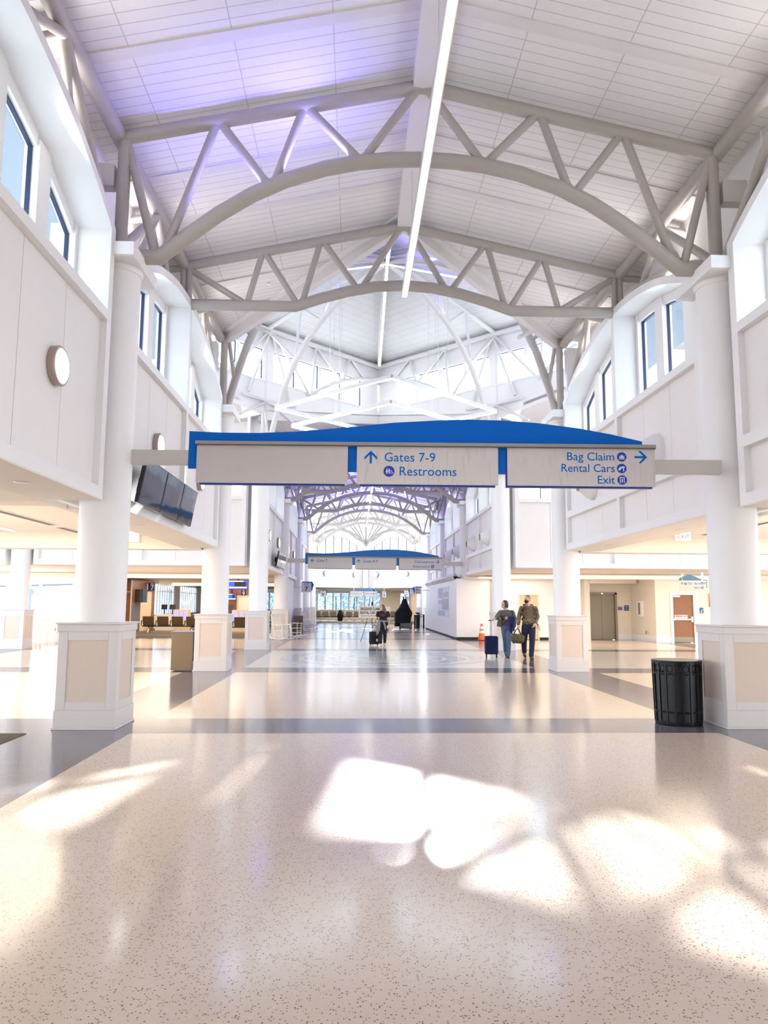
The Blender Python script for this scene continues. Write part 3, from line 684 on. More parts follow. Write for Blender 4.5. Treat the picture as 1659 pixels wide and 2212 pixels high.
# ------------------------------------------------------------------ columns
def make_column(label, loc):
    t = thing('column', label, 'column', loc, 0, 'white columns on panelled pedestals')
    b = MB()
    b.box(-.41, .41, -.42, .42, 0.03, 0.25); b.box(-.425, .425, -.435, .435, 0, 0.03)
    b.box(-.385, .385, -.395, .395, 0.25, 1.30)
    for sg in (-1, 1):      # raised stiles and rails around the sunk panels
        for ax in (0, 1):
            def bb(a0, a1, z0, z1):
                f0, f1 = sg*.395, sg*.412
                if ax: b.box(a0, a1, f0-sg*.002, f1-sg*.002, z0, z1)
                else: b.box(f0-sg*.012, f1-sg*.012, a0, a1, z0, z1)
            bb(-.40, -.27, .25, 1.30); bb(.27, .40, .25, 1.30); bb(-.27, .27, 1.17, 1.30); bb(-.27, .27, .25, .36)
    b.box(-.415, .415, -.425, .425, 1.29, 1.385); b.box(-.435, .435, -.445, .445, 1.385, 1.41)
    p = b.build('pedestal', M['colp'], t, smooth=0, bevel=0.006)
    b = MB()
    for sg in (-1, 1):
        b.box(-.27, .27, sg*.395, sg*.3965, .36, 1.17); b.box(sg*.385, sg*.3865, -.27, .27, .36, 1.17)
    b.build('inset_panel', M['pedpanel'], p, smooth=0)
    b = MB(); b.lathe([(.345, 1.41), (.345, 6.53)], n=40); b.build('shaft', M['white'], t)
    b = MB(); b.box(-.42, .42, -.62, .62, 6.55, 6.74); b.lathe([(.36, 6.48), (.38, 6.55)], n=32); b.build('capital', M['white'], t, smooth=30)
    return t
PL = ['nearest the camera', 'second from the camera', 'third, at the far side of the crossing', 'fourth, carrying the second overhead sign', 'fifth', 'sixth', 'last before the end wall']
col0 = None
for sg, side in ((-1, 'left'), (1, 'right')):
    for k, y in enumerate(CY):
        lab = 'white round column on panelled pedestal in the %s row, %s' % (side, PL[k])
        if col0 is None: col0 = make_column(lab, (sg*CXX, y, 0))
        else: dup(col0, (sg*CXX, y, 0), 0, lab)
dup(col0, (-13.3, CY[2], 0), 0, 'white round column standing alone far out in the left arm of the crossing')
dup(col0, (13.3, CY[2], 0), 0, 'white round column far out in the right arm of the crossing')

# ------------------------------------------------------------------ roof trusses
RT, RB, RW = 0.105, 0.115, 0.066
def arch_pts():
    h = [(4.5, 6.80), (3.95, 6.80), (3.55, 7.14), (3.1, 7.50), (2.6, 7.83), (2.1, 8.08), (1.5, 8.29), (0.95, 8.41), (0.5, 8.46)]
    return [(-x, z) for x, z in h] + [(0, 8.48)] + [(x, z) for x, z in reversed(h)]
def mid_pts():
    h = [(4.5, 7.86), (2.28, 7.86), (1.75, 8.05), (1.2, 8.21), (0.6, 8.33)]
    return [(-x, z) for x, z in h] + [(0, 8.37)] + [(x, z) for x, z in reversed(h)]
def make_truss(kind, label, y, blue=True):
    t = thing('roof_truss', label, 'roof truss', (0, y, 6.8), 0, 'tubular roof trusses')
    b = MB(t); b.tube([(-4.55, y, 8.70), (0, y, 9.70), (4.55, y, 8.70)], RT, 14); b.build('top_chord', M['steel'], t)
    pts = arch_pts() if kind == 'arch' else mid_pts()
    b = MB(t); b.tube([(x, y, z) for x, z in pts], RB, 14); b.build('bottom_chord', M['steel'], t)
    if kind == 'arch':
        w = [((4.5, 8.62), (4.02, 6.88)), ((3.16, 8.98), (3.84, 6.98)), ((3.10, 8.98), (2.36, 8.0)), ((1.84, 9.28), (2.26, 8.05)), ((1.78, 9.28), (0.98, 8.45)), ((0.10, 9.62), (0.92, 8.45)), ((4.53, 8.62), (4.53, 6.8))]
    else:
        w = [((4.5, 8.62), (3.38, 7.93)), ((3.0, 9.0), (3.28, 7.93)), ((2.92, 9.0), (2.26, 7.93)), ((1.78, 9.28), (2.14, 7.95)), ((1.70, 9.28), (0.98, 8.26)), ((0.10, 9.62), (0.90, 8.28)), ((4.5, 8.62), (4.5, 7.9))]
    for sg in (-1, 1):
        for i, (p, q) in enumerate(w):
            b = MB(t); b.tube([(sg*p[0], y, p[1]), (sg*q[0], y, q[1])], 0.10 if (kind == 'arch' and i == 6) else RW, 10); b.build('web_member', M['steel'], t)
    if kind == 'arch' and blue:
        for sg in (-1, 1):
            b = MB(t)
            hp = [(x, z) for x, z in pts if (x*sg) > 0.4]
            hp.sort(key=lambda q: -abs(q[0]))
            b.tube([(x, y+.03, z+RB+.012) for x, z in hp[1:]], 0.012, 6); b.build('blue_light_strip', M['bluel'] if y > 30 else M['alu'], t)
    return t
names = {0: 'first full arch above the big blue sign', 3: 'full arch seen just under the big sign', 4: 'full arch, third deep in the far hall', 5: 'full arch, fourth deep in the far hall', 6: 'last full arch in front of the end windows'}
for k, nm in names.items():
    make_truss('arch', 'tubular roof truss with arched lower chord, %s' % nm, CY[k])
for y, nm in ((CY[0]-P/2, 'overhead and nearest the camera'), (CY[0]+P/2, 'second one, framing the diamond light fixtures'), (CY[2]+P/2, 'at the far edge of the lantern'), (CY[3]+P/2, 'between the first two far arches'), (CY[4]+P/2, 'between the middle far arches'), (CY[5]+P/2, 'between the last two far arches')):
    make_truss('mid', 'shallow roof truss with flat ends, %s' % nm, y)

def eave(sg, yc, label):
    t = thing('eave_truss', label, 'roof truss', (sg*4.6, yc, 6.8), 0, 'side trusses under the eaves')
    X = sg*4.62; h = P/2; R = (3.865**2+.97**2)/1.94
    b = MB(t); b.tube([(X, yc-h, 8.70), (X, yc+h, 8.70)], 0.115, 14); b.build('top_chord', M['steel'], t)
    b = MB(t); b.tube([(sg*4.75, yc+s, za(s, R)+.16) for s in [-3.95+.395*i for i in range(21)]], 0.10, 12); b.build('arch_chord', M['steel'], t)
    q = h/2
    for s in (-1, 1):
        for p0, p1, r in (((0, s*h, 6.85), (0, s*q, 8.62), .07), ((0, s*q, 8.62), (.1, s*q*1.28, za(s*q*1.28, R)+.15), .065), ((0, s*q, 8.62), (.1, s*q*.42, za(s*q*.42, R)+.15), .065)):
            b = MB(t); b.tube([(X+sg*p0[0], yc+p0[1], p0[2]), (X+sg*p1[0], yc+p1[1], p1[2])], r, 10); b.build('web_member', M['steel'], t)
        b = MB(t); b.tube([(X, yc+s*q, 8.62), (sg*5.28, yc+s*q, 8.5)], .07, 10); b.build('wall_strut', M['steel'], t)
    b = MB(t); b.tube([(X, yc, 8.62), (X, yc, 8.1)], .07, 10); b.build('web_member', M['steel'], t)
    b = MB(t); b.tube([(X, yc, 8.64), (sg*5.28, yc, 8.6)], .07, 10); b.build('wall_strut', M['steel'], t)
EN = ['nearest bay', 'bay of the big sign', 'bay just beyond the crossing', 'second bay beyond the crossing', 'third bay beyond the crossing', 'last bay']
for sg, side in ((-1, 'left'), (1, 'right')):
    for i, y in enumerate(bayc):
        eave(sg, y, 'grey tubular truss running under the %s eave, %s' % (side, EN[i]))

# ------------------------------------------------------------------ lantern steelwork
S = M['steel_lit']
def lantern_side(nm, a, c, label):
    t = thing('lantern_truss', label, 'roof truss', ((a[0]+c[0])/2, (a[1]+c[1])/2, 12), 0, 'trusses around the lantern')
    a, c = Vector(a), Vector(c); d = (c-a).normalized(); m = (a+c)/2; n = Vector((-d.y, d.x))
    def pt(s, z, off=-0.12): return (m.x+d.x*s+n.x*off, m.y+d.y*s+n.y*off, z)
    b = MB(t); b.tube([pt(-6.1, 12.16), pt(6.1, 12.16)], .10, 12); b.build('top_chord', S, t)
    for sg in (-1, 1):
        b = MB(t); b.tube([pt(sg*s, z) for s, z in ((2.0, 10.0), (2.6, 10.4), (3.2, 10.74), (3.9, 11.05), (4.6, 11.28), (5.3, 11.43), (6.1, 11.5))], .085, 12); b.build('arch_chord', S, t)
        for p, q in (((.1, 12.1), (2.0, 10.05)), ((.05, 12.1), (1.0, 9.55)), ((2.33, 12.1), (2.1, 10.1)), ((2.4, 12.1), (3.8, 11.0)), ((4.25, 12.1), (3.9, 11.05)), ((4.35, 12.1), (5.25, 11.42)), ((0.05, 9.35), (1.6, 8.5)), ((.0, 9.35), (1.3, 9.4))):
            b = MB(t); b.tube([pt(sg*p[0], p[1]), pt(sg*q[0], q[1])], .055, 10); b.build('web_member', S, t)
lantern_side('WF', corners['W'], corners['F'], 'white tubular truss along the far left side of the high lantern')
lantern_side('FE', corners['F'], corners['E'], 'white tubular truss along the far right side of the high lantern')
lantern_side('EN', corners['E'], corners['N'], 'white tubular truss along the near right side of the high lantern')
lantern_side('NW', corners['N'], corners['W'], 'white tubular truss along the near left side of the high lantern')
for (sx_, k, lab) in ((-1, 2, 'far left'), (1, 2, 'far right'), (-1, 1, 'near left'), (1, 1, 'near right')):
    c = Vector((sx_*4.45, CY[k] - (.1 if k == 2 else -.1), 0)); d = (Vector((0, 24, 0))-c); L = d.length; d = d/L
    m = M['steel_lit'] if k == 2 else M['steel']  # far ribs take the steel painted as lit, near ribs the plain one
    t = thing('lantern_rib', 'tall curved tubular rib springing from the %s column of the crossing' % lab, 'roof rib', (c.x, c.y, 6.75), 0, 'curved ribs of the lantern')
    def pt(s, z): return (c.x+d.x*s, c.y+d.y*s, z)
    leg = [(0.0, 6.75), (.28, 7.7), (.62, 8.7), (1.05, 9.65), (1.6, 10.5), (2.3, 11.25), (3.1, 11.85), (4.0, 12.35), (5.0, 12.75), (6.0, 13.0)]
    b = MB(t); b.tube([pt(*p) for p in leg], .105, 14); b.build('curved_leg', m, t)
    b = MB(t); b.tube([pt(-.05, 12.2), pt(L, 13.3)], .085, 12); b.build('top_rib', m, t)
    b = MB(t); b.tube([pt(-.1, 6.75), pt(-.1, 12.2)], .095, 12); b.build('post', m, t)
    for p, q in (((-.08, 9.35), (.78, 9.05)), ((-.08, 9.3), (.25, 7.6)), ((0, 12.15), (1.7, 10.6)), ((1.9, 12.5), (1.65, 10.6)), ((2.0, 12.5), (3.0, 11.8)), ((3.5, 12.75), (3.05, 11.85))):
        b = MB(t); b.tube([pt(*p), pt(*q)], .055, 10); b.build('web_member', m, t)
    b = MB(t); b.tube([pt(s+.02, z+.13) for s, z in leg[1:8]], .014, 6); b.build('blue_light_strip', M['bluel'], t)
t = thing('lantern_hip', 'white hip beams meeting at the peak of the lantern ceiling', 'roof beam', (0, 24, 13.3))
for nm, (x, y) in corners.items():
    b = MB(t); b.bar((x*.99, 24+(y-24)*.99, 12.25), (0, 24, 13.46), .16, .22); b.build('hip_beam', S, t)

# fan of ribs at the end wall
t = thing('end_fan', 'grey fan of curved ribs rising from the middle of the end wall', 'roof rib', (0, 67.5, 6.8))
b = MB(t); b.tube([(0, 67.7, 6.8), (0, 67.7, 9.5)], .11, 12); b.build('post', M['steel'], t)
for sg in (-1, 1):
    b = MB(t); b.tube([(sg*x, 67.6-x*.98, z) for x, z in ((0, 6.85), (.35, 7.3), (.8, 7.7), (1.4, 7.95), (2.2, 8.1), (3.0, 8.0), (3.7, 7.6), (4.4, 6.9))], .10, 12); b.build('arch_rib', M['steel'], t)
    for x, y, z in ((.9, 67.3, 9.4), (2.0, 66.2, 9.2), (1.6, 65.9, 9.3), (3.0, 65.0, 8.9)):
        b = MB(t); b.tube([(0, 67.65, 6.95), (sg*x, y, z)], .06, 8); b.build('fan_rib', M['steel'], t)

# ------------------------------------------------------------------ lamps
def bar_light(name, label, segs, group=None, w=.075, hang=(), h=.11):
    c = segs[0][0]
    t = thing(name, label, 'light fixture', c, 0, group)
    for a, e in segs:
        a, e = Vector(a), Vector(e)
        b = MB(t); b.bar(a, e, w+.04, h); b.build('housing', M['alu'], t, smooth=0)
        b = MB(t); dz = Vector((0, 0, -h/2)); b.bar(a+dz, e+dz, w, .02); b.build('diffuser', M['led'], t, smooth=0)
    for p in hang:
        b = MB(t); b.tube([(p[0], p[1], p[2]), (p[0], p[1], p[3])], .006, 6); b.build('cable', M['alu'], t)
    return t
bar_light('linear_light', 'long glowing line of light hung along the ridge of the near hall', [((0, -1.5, 8.12), (0, 15.1, 8.12))], None, .10, [(0, y, 8.15, 9.62) for y in (4.2, 8.6, 13)])
bar_light('linear_light', 'glowing line of light hung along the ridge of the far hall', [((0, 33.2, 8.5), (0, 66.5, 8.5))], None, .10, [(0, y, 8.5, 9.62) for y in (35, 39.4, 43.7, 48, 52.4)])
ap = Vector((0, 24, 13.0))
bar_light('cross_light', 'cross of four glowing bars under the peak of the lantern', [(ap, (0, 31.6, 11.95)), (ap, (-2.42, 24, 12.62)), (ap, (3.4, 24, 12.42)), (ap, (0, 21.2, 12.72))], None, .09)
def ring(r, z, label):
    v = [(0, 24-r, z), (r, 24, z), (0, 24+r, z), (-r, 24, z)]
    t = bar_light('diamond_light', label, [(v[i], v[(i+1) % 4]) for i in range(4)], 'diamond shaped pendant lights', .06)
    for x, y, zz in ((r*.5, 24-r*.5, 12.7), (-r*.5, 24-r*.5, 12.7), (r*.5, 24+r*.5, 12.7), (-r*.5, 24+r*.5, 12.7)):
        b = MB(t); b.tube([(x, y, z+.05), (x, y, zz)], .008, 6); b.build('cable', M['alu'], t)
ring(3.6, 7.98, 'larger diamond shaped pendant light, the upper one of the pair under the lantern')
ring(3.05, 7.40, 'smaller diamond shaped pendant light, the lower one hanging just above the big sign')

# round wall sconces (left wall, end wall) and air nozzles (right wall)
def make_sconce(label, loc, rz):
    t = thing('wall_sconce', label, 'wall lamp', loc, rz, 'round wall lamps')     # faces local -y
    b = MB(); b.lathe([(.23, 0.0), (.24, -.08), (.228, -.095), (.21, -.095)], axis='y', n=32); b.build('rim', M['bronze'], t)
    b = MB(); b.lathe([(.212, -.09), (.19, -.105), (.11, -.118), (.001, -.122)], axis='y', n=32); b.build('diffuser', M['sconce'], t)
    return t
s0 = None
sl = [(bayc[0]+2.1, 'the one nearest the camera'), (bayc[1]-1.65, 'above the three monitors'), (bayc[1]+2.25, 'behind the left end of the big sign'), (bayc[2]-1.95, 'fourth along the wall'), (bayc[2]+1.75, 'above the far monitors'), (bayc[3]-1.95, 'sixth along the wall'), (bayc[3]+1.75, 'left of the second overhead sign'), (bayc[4]-1.95, 'eighth along the wall'), (bayc[4]+1.75, 'ninth along the wall')]
for y, nm in sl:
    lab = 'round wall lamp on the left upper wall, ' + nm
    L = (-WX-.10, y, 4.43)
    if s0 is None: s0 = make_sconce(lab, L, PI/2)
    else: dup(s0, L, PI/2, lab)
for x, nm in ((-3.45, 'leftmost of the four'), (-.95, 'second from the left'), (.95, 'third from the left'), (3.45, 'rightmost of the four')):
    dup(s0, (x, YE-abs(x)*.985-.0, 4.25), PI/4 if x < 0 else -PI/4, 'round glowing wall lamp on the end wall above the far windows, ' + nm)
def make_nozzle(label, loc, rz):
    t = thing('air_nozzle', label, 'air vent', loc, rz, 'round air nozzles')
    b = MB(); b.lathe([(.36, 0.0), (.36, -.05), (.33, -.10), (.29, -.18), (.20, -.28), (.15, -.36), (.14, -.36), (.13, -.25)], axis='y', n=32); b.build('cone', M['white'], t)
    b = MB(); b.lathe([(.152, -.34), (.156, -.37), (.13, -.375), (.125, -.34)], axis='y', n=32); b.build('mouth', M['rail'], t)
    return t
n0 = None
for y, nm in ((bayc[0]+1.9, 'nearest the camera'), (bayc[1]-1.7, 'behind the right end of the big sign'), (bayc[1]+2.3, 'just under the big sign'), (bayc[2]-1.85, 'first beyond the crossing'), (bayc[2]+1.85, 'second beyond the crossing'), (bayc[3]-1.85, 'third beyond the crossing'), (bayc[3]+1.85, 'fourth beyond the crossing'), (bayc[4]-1.85, 'fifth beyond the crossing'), (bayc[4]+1.85, 'sixth beyond the crossing')):
    lab = 'round white air nozzle on the right wall, ' + nm; L = (WX+.10, y, 4.45)
    if n0 is None: n0 = make_nozzle(lab, L, -PI/2)
    else: dup(n0, L, -PI/2, lab)

# recessed downlights in the soffits
def make_down(label, loc):
    t = thing('downlight', label, 'ceiling lamp', loc, 0, 'recessed ceiling lamps')
    b = MB(); b.lathe([(.085, -.004), (.09, .0), (.075, .0)], n=24); b.build('trim_ring', M['alu'], t)
    b = MB(); b.lathe([(.073, -.005), (.001, -.005)], n=24); b.build('lens', M['iconw'], t)
    return t
d0 = None
for x, y, z, lab in ((-4.85, 8.8, 3.058, 'in the left soffit nearest the camera'), (-4.85, 13.6, 3.058, 'in the left soffit below the monitors'), (-4.85, 17.4, 3.058, 'in the left soffit before the second column'), (4.9, 17.2, 3.058, 'in the right soffit before the second column'), (4.95, 13.5, 3.058, 'in the right soffit beside the nearest column'), (-9.9, 33, 3.055, 'in the left lounge ceiling'), (-6.3, 31.5, 3.055, 'in the left lounge ceiling beside the third column'), (11.3, 35.0, 3.055, 'in the right ceiling before the lift'), (6.2, 31, 3.055, 'in the right ceiling above the couple')):
    lab = 'small round recessed lamp ' + lab
    if d0 is None: d0 = make_down(lab, (x, y, z))
    else: dup(d0, (x, y, z), 0, lab)
for i, (x, y0, y1, lab) in enumerate(((-6.33, 11.6, 15.2, 'left aisle ceiling, close to the nearest column'), (-9.3, 14.2, 18.6, 'left aisle ceiling, far out at the picture edge'), (-6.3, 15.9, 18.6, 'left aisle ceiling, seen below the monitors'), (6.4, 11.6, 18.0, 'right aisle ceiling behind the nearest column'))):
    t = thing('strip_light', 'bright strip lamp set in the ' + lab, 'ceiling lamp', (x, y0, 3.40), 0, 'strip lamps in the aisles')
    b = MB(t); b.box(x-.08, x+.08, y0, y1, 3.405, 3.42); b.build('frame', M['white'], t, smooth=0)
    b = MB(t); b.box(x-.06, x+.06, y0+.02, y1-.02, 3.395, 3.41); b.build('diffuser', M['ledwarm'], t, smooth=0)
for x, y0, y1, lab in ((-7.8, 12.6, 17.2, 'longer slot vent in the left aisle ceiling'), (-7.85, 17.7, 19.1, 'shorter slot vent in the left aisle ceiling'), (7.6, 13.0, 18.2, 'slot vent in the right aisle ceiling')):
    t = thing('slot_vent', lab, 'air vent', (x, y0, 3.41)); b = MB(t)
    b.box(x-.10, x+.10, y0, y1, 3.405, 3.42); b.build('frame', M['white'], t, smooth=0)
    b = MB(t)
    for k in (-.055, .0, .055): b.box(x+k-.015, x+k+.015, y0+.03, y1-.03, 3.400, 3.408)
    b.build('slots', M['dgrey'], t, smooth=0)
t = thing('smoke_detector', 'white round smoke detector on the left aisle ceiling', 'smoke detector', (-6.6, 16.2, 3.40)); b = MB(); b.lathe([(.16, .02), (.15, 0), (.07, -.03), (.06, -.06), (.001, -.065)], n=24); b.build('housing', M['white'], t)
t = thing('ceiling_camera_box', 'small white box hanging from the left aisle ceiling below the monitors', 'speaker', (-6.1, 17.6, 3.2)); b = MB(); b.box(-.16, .16, -.1, .1, -.14, .1); b.build('case', M['white'], t, smooth=0, bevel=.01); b = MB(); b.box(-.03, .03, -.03, .03, .1, .24); b.build('bracket', M['alu'], t, smooth=0)
t = thing('exit_sign', 'small lit exit sign hanging under the right aisle ceiling', 'exit sign', (6.55, 17.0, 3.26)); b = MB(); b.box(-.17, .17, -.02, .02, -.1, .1); c = b.build('case', M['iconw'], t, smooth=0); b = MB(); b.box(-.02, .02, -.015, .015, .1, .17); b.build('stem', M['alu'], t, smooth=0)
text('lettering', 'EXIT', .14, M['red'], t, tr(0, -.022, -.05), 'CENTER', .002)
for x, y, lab in ((1.9, 8.75, 'right slope of the near ceiling, at the picture edge'), (2.35, 12.9, 'right slope of the ceiling behind the first arch'), (2.5, 17.1, 'right slope of the ceiling above the second truss'), (-3.1, 17.2, 'left slope of the ceiling above the second truss')):
    t = thing('sprinkler_cap', 'round white cap on the ' + lab, 'sprinkler', (x, y, zc(x)-.01), 0, 'round caps on the ceiling'); b = MB(); b.lathe([(.06, .03), (.06, -.012), (.001, -.02)], n=20); b.build('cap', M['white'], t)
for sg, lab in ((-1, 'left'), (1, 'right')):
    t = thing('junction_box', 'flat grey box on the wall behind the %s column post' % lab, 'electrical box', (sg*4.95, 10.85, 8.05)); b = MB(); b.box(-.3, .3, -.1, .1, -.18, .18); b.build('case', M['arm'], t, smooth=0, bevel=.01)

# light from the lamps' surroundings: aisle lamps, warm lounge lamps, added fill on the ledges, blue uplights on the trusses
def area(name, loc, sx_, sy_, e, col, aim=(0, 0, -1)):
    o = lamp('AREA', name, loc, e, col, aim=aim); o.data.shape = 'RECTANGLE'; o.data.size = sx_; o.data.size_y = sy_; return o
WARM = (1.0, 0.86, 0.68)
area('aisle_lamp', (-8.0, 15.0, 3.38), 4, 7, 110, WARM); area('aisle_lamp', (8.0, 15.0, 3.38), 4, 7, 110, WARM)
area('lounge_lamp', (-9.5, 33, 3.0), 7, 6, 130, WARM); area('lounge_lamp', (-9.5, 46, 3.0), 7, 12, 300, WARM)
area('lounge_lamp', (12, 32, 3.0), 8, 4.5, 70, WARM); area('lounge_lamp', (6.5, 33, 3.0), 3, 7, 50, WARM)
area('gate_lamp', (0, 73, 3.0), 8, 8, 200, WARM)
for y in bayc:
    for sg in (-1, 1): 
        for o in (-2.35, 2.35): area('added_ledge_fill', (sg*4.95, y+o, 8.05), .2, 2.2, 24 if y < 20 else 4, (1.0, .96, .95), (-sg*.8, 0, .5))  # fill lights added on the ledges to brighten the ceiling, no real fixtures
BLUE = (0.22, 0.20, 1.0)
def strip_glow(pts, e):
    for i, (a, c) in enumerate(zip(pts[:-1], pts[1:])):
        a, c = Vector(a), Vector(c); m = (a+c)/2
        o = lamp('AREA', 'blue_strip_glow', m, e, BLUE); o.data.shape = 'RECTANGLE'; o.data.size = (c-a).length; o.data.size_y = .05
        x = (c-a).normalized(); z = Vector((0, 1, 0)).cross(x); z = -z if z.z > 0 else z; yv = z.cross(x)
        o.rotation_euler = Matrix((x, yv, z)).transposed().to_euler()
A = [(x, z) for x, z in arch_pts()]
strip_glow([(x, CY[0]+.02, z+.19) for x, z in A[3:9:2]], 14)
for k in (3, 4, 5): strip_glow([(x, CY[k]-.02, z+.19) for x, z in A[1::4]], 120)
for sg in (-1, 1):
    lamp('POINT', 'blue_uplight', (sg*4.2, 28.0, 7.4), 5, BLUE, shadow_soft_size=.3); lamp('POINT', 'blue_uplight', (sg*4.25, 20.05, 7.4), 5, BLUE, shadow_soft_size=.3)
    lamp('POINT', 'blue_uplight', (sg*1.3, 22.6, 12.6), 24, BLUE, shadow_soft_size=.08)
# ------------------------------------------------------------------ overhead signs
def arrow(b, cx, cz, r, ang, y0=-.056, th=.004, w=.3):
    # arrow pointing along +z when ang = 0, in the local xz plane
    k = w*r
    shaft = [(-k*.55, -r), (k*.55, -r), (k*.55, r*.55), (-k*.55, r*.55)]
    head = [(0, r), (r*.98, r*.02), (r*.98, -r*.40), (0, r*.55), (-r*.98, -r*.40), (-r*.98, r*.02)]
    ca, sa = math.cos(ang), math.sin(ang)
    for poly in (shaft, [head[0], head[1], head[2], head[3]], [head[0], head[3], head[4], head[5]]):
        b.prism([(cx+x*ca-z*sa, y0, cz+x*sa+z*ca) for x, z in poly], (0, th, 0))
def disc(b, cx, cz, r, y0=-.056, th=.004, n=28):
    b.prism([(cx+r*math.cos(2*PI*i/n), y0, cz+r*math.sin(2*PI*i/n)) for i in range(n)], (0, th, 0))
def man(b, cx, cz, s, y0=-.0595, th=.003, dress=False):
    disc(b, cx, cz+.42*s, .10*s, y0, th, 12)
    if dress: b.prism([(cx-.08*s, y0, cz+.28*s), (cx-.24*s, y0, cz-.15*s), (cx+.24*s, y0, cz-.15*s), (cx+.08*s, y0, cz+.28*s)], (0, th, 0))
    else: b.prism([(cx-.17*s, y0, cz+.28*s), (cx-.17*s, y0, cz-.08*s), (cx+.17*s, y0, cz-.08*s), (cx+.17*s, y0, cz+.28*s)], (0, th, 0))
    for sg in (-1, 1): b.prism([(cx+sg*.02*s, y0, cz-.08*s), (cx+sg*.12*s, y0, cz-.08*s), (cx+sg*.12*s, y0, cz-.5*s), (cx+sg*.02*s, y0, cz-.5*s)], (0, th, 0))
def wheelchair(b, cx, cz, s, y0=-.0595, th=.003):
    disc(b, cx-.05*s, cz+.42*s, .09*s, y0, th, 12)
    b.prism([(cx-.11*s, y0, cz+.3*s), (cx-.02*s, y0, cz+.3*s), (cx+.02*s, y0, cz-.1*s), (cx-.07*s, y0, cz-.1*s)], (0, th, 0))
    b.prism([(cx-.05*s, y0, cz-.02*s), (cx+.25*s, y0, cz-.02*s), (cx+.42*s, y0, cz-.42*s), (cx+.32*s, y0, cz-.42*s), (cx+.18*s, y0, cz-.12*s), (cx-.05*s, y0, cz-.12*s)], (0, th, 0))
    n = 14
    for i in range(n):
        a0, a1 = PI*.75+PI*1.25*i/n, PI*.75+PI*1.25*(i+1)/n
        b.prism([(cx+q*s*math.cos(a), y0, cz-.22*s+q*s*math.sin(a)) for q, a in ((.30, a0), (.30, a1), (.22, a1), (.22, a0))], (0, th, 0))
def icon(parent, M4, cx, cz, r, kind, name='pictogram_disc'):
    b = MB(M=M4); disc(b, cx, cz, r); o = b.build(name, M['iconb'], parent, smooth=0)
    b = MB(M=M4); y0, th = -.0595, .003
    def q(*p): b.prism([(cx+x*r, y0, cz+z*r) for x, z in p], (0, th, 0))
    if kind == 'wc':
        man(b, cx-.38*r, cz+.02*r, r*.95, dress=True); man(b, cx+.05*r, cz+.02*r, r*.95); wheelchair(b, cx+.5*r, cz-.12*r, r*.72)
    elif kind == 'bag':
        q((-.22, -.38), (.22, -.38), (.22, .32), (-.22, .32)); q((-.5, -.38), (-.3, -.38), (-.3, .22), (-.5, .22)); q((.3, -.38), (.5, -.38), (.5, .22), (.3, .22)); q((-.7, -.55), (.7, -.55), (.7, -.47), (-.7, -.47)); q((-.1, .34), (.1, .34), (.1, .45), (-.1, .45))
    elif kind == 'key':
        q((-.8, -.25), (-.45, -.5), (.05, .1), (-.05, .4), (-.3, .4)); q((.08, .05), (.6, .1), (.58, .45), (.05, .42)); q((.25, .05), (.45, .05), (.45, -.6), (.25, -.6)); q((.15, .35), (.2, .35), (-.1, .1), (-.15, .15))
    elif kind == 'exit':
        q((-.5, -.65), (-.36, -.65), (-.36, .45), (-.5, .45)); q((.36, -.65), (.5, -.65), (.5, .45), (.36, .45)); q((-.5, .45), (.5, .45), (.5, .62), (-.5, .62)); man(b, cx, cz-.12*r, r*.85)
    b.build('pictogram', M['iconw'], o, smooth=0)
CREST = [(-3.4, 4.13), (-2.932, 4.112), (-2.392, 4.112), (-1.854, 4.138), (-1.115, 4.206), (-0.445, 4.282), (0.225, 4.323), (0.626, 4.337), (1.094, 4.33), (1.626, 4.296), (2.222, 4.221), (2.683, 4.14), (3.129, 4.038)]
def overhead_sign(label, loc, rot, faces, crest):
    Z0 = 3.35
    t = thing('overhead_sign', label, 'sign', (loc[0], loc[1], Z0), 0)
    t.rotation_euler = rot
    T = tr(0, 0, -Z0)
    b = MB(M=T)
    for (x0, z0), (x1, z1) in zip(CREST[:-1], CREST[1:]): b.prism([(x0, -.01, 3.9), (x1, -.01, 3.9), (x1, -.01, z1), (x0, -.01, z0)], (0, .07, 0))
    b.box(-3.40, -3.24, -.011, .06, 3.59, 4.0); b.box(-1.12, -.95, -.02, .06, 3.56, 3.95); b.box(1.03, 1.20, -.02, .06, 3.55, 3.95)
    b.build('crest', M[crest], t, smooth=0)
    b = MB(M=T); b.box(-3.29, 3.30, -.09, .05, 3.930, 3.975); b.build('top_rail', M['rail'], t, smooth=0)
    b = MB(M=T); b.box(-3.28, 3.30, -.085, -.02, 3.918, 3.930); b.build('rail_shadow_gap', M['dgrey'], t, smooth=0)
    X = [(-3.27, -1.10), (-.97, 1.052), (1.184, 3.29)]
    b0 = None
    for i, (x0, x1) in enumerate(X):
        b = MB(M=T); b.box(x0+(.05 if i < 2 else -.02), x1-.04, -.03, .04, 3.35, 3.9); b.build('backing', M['blued'], t, smooth=0)
        b = MB(M=T); b.box(x0, x1, -.052, -.03, 3.372, 3.925); b.build('sign_face', faces[i], t, smooth=0)
        for zz in (3.395, 3.90):
            for k in range(4):
                xx = x0+.03 + (x1-x0-.06)*k/3
                if b0 is None:
                    b = MB(); b.lathe([(.012, 0), (.011, -.006), (.001, -.008)], axis='y', n=12); b0 = b.build('screw', M['alu'], t); b0.location = (xx, -.052, zz-Z0)
                else:
                    c = b0.copy(); COL.objects.link(c); c.parent = t; c.location = (xx, -.052, zz-Z0)
    b = MB(M=T); b.box(-4.26, -3.40, -.02, .10, 3.64, 3.85); b.build('arm', M['arm'], t, smooth=0, bevel=.005)
    b = MB(M=T); b.box(3.29, 4.26, -.02, .10, 3.575, 3.775); b.build('arm', M['arm'], t, smooth=0, bevel=.005)
    return t, T
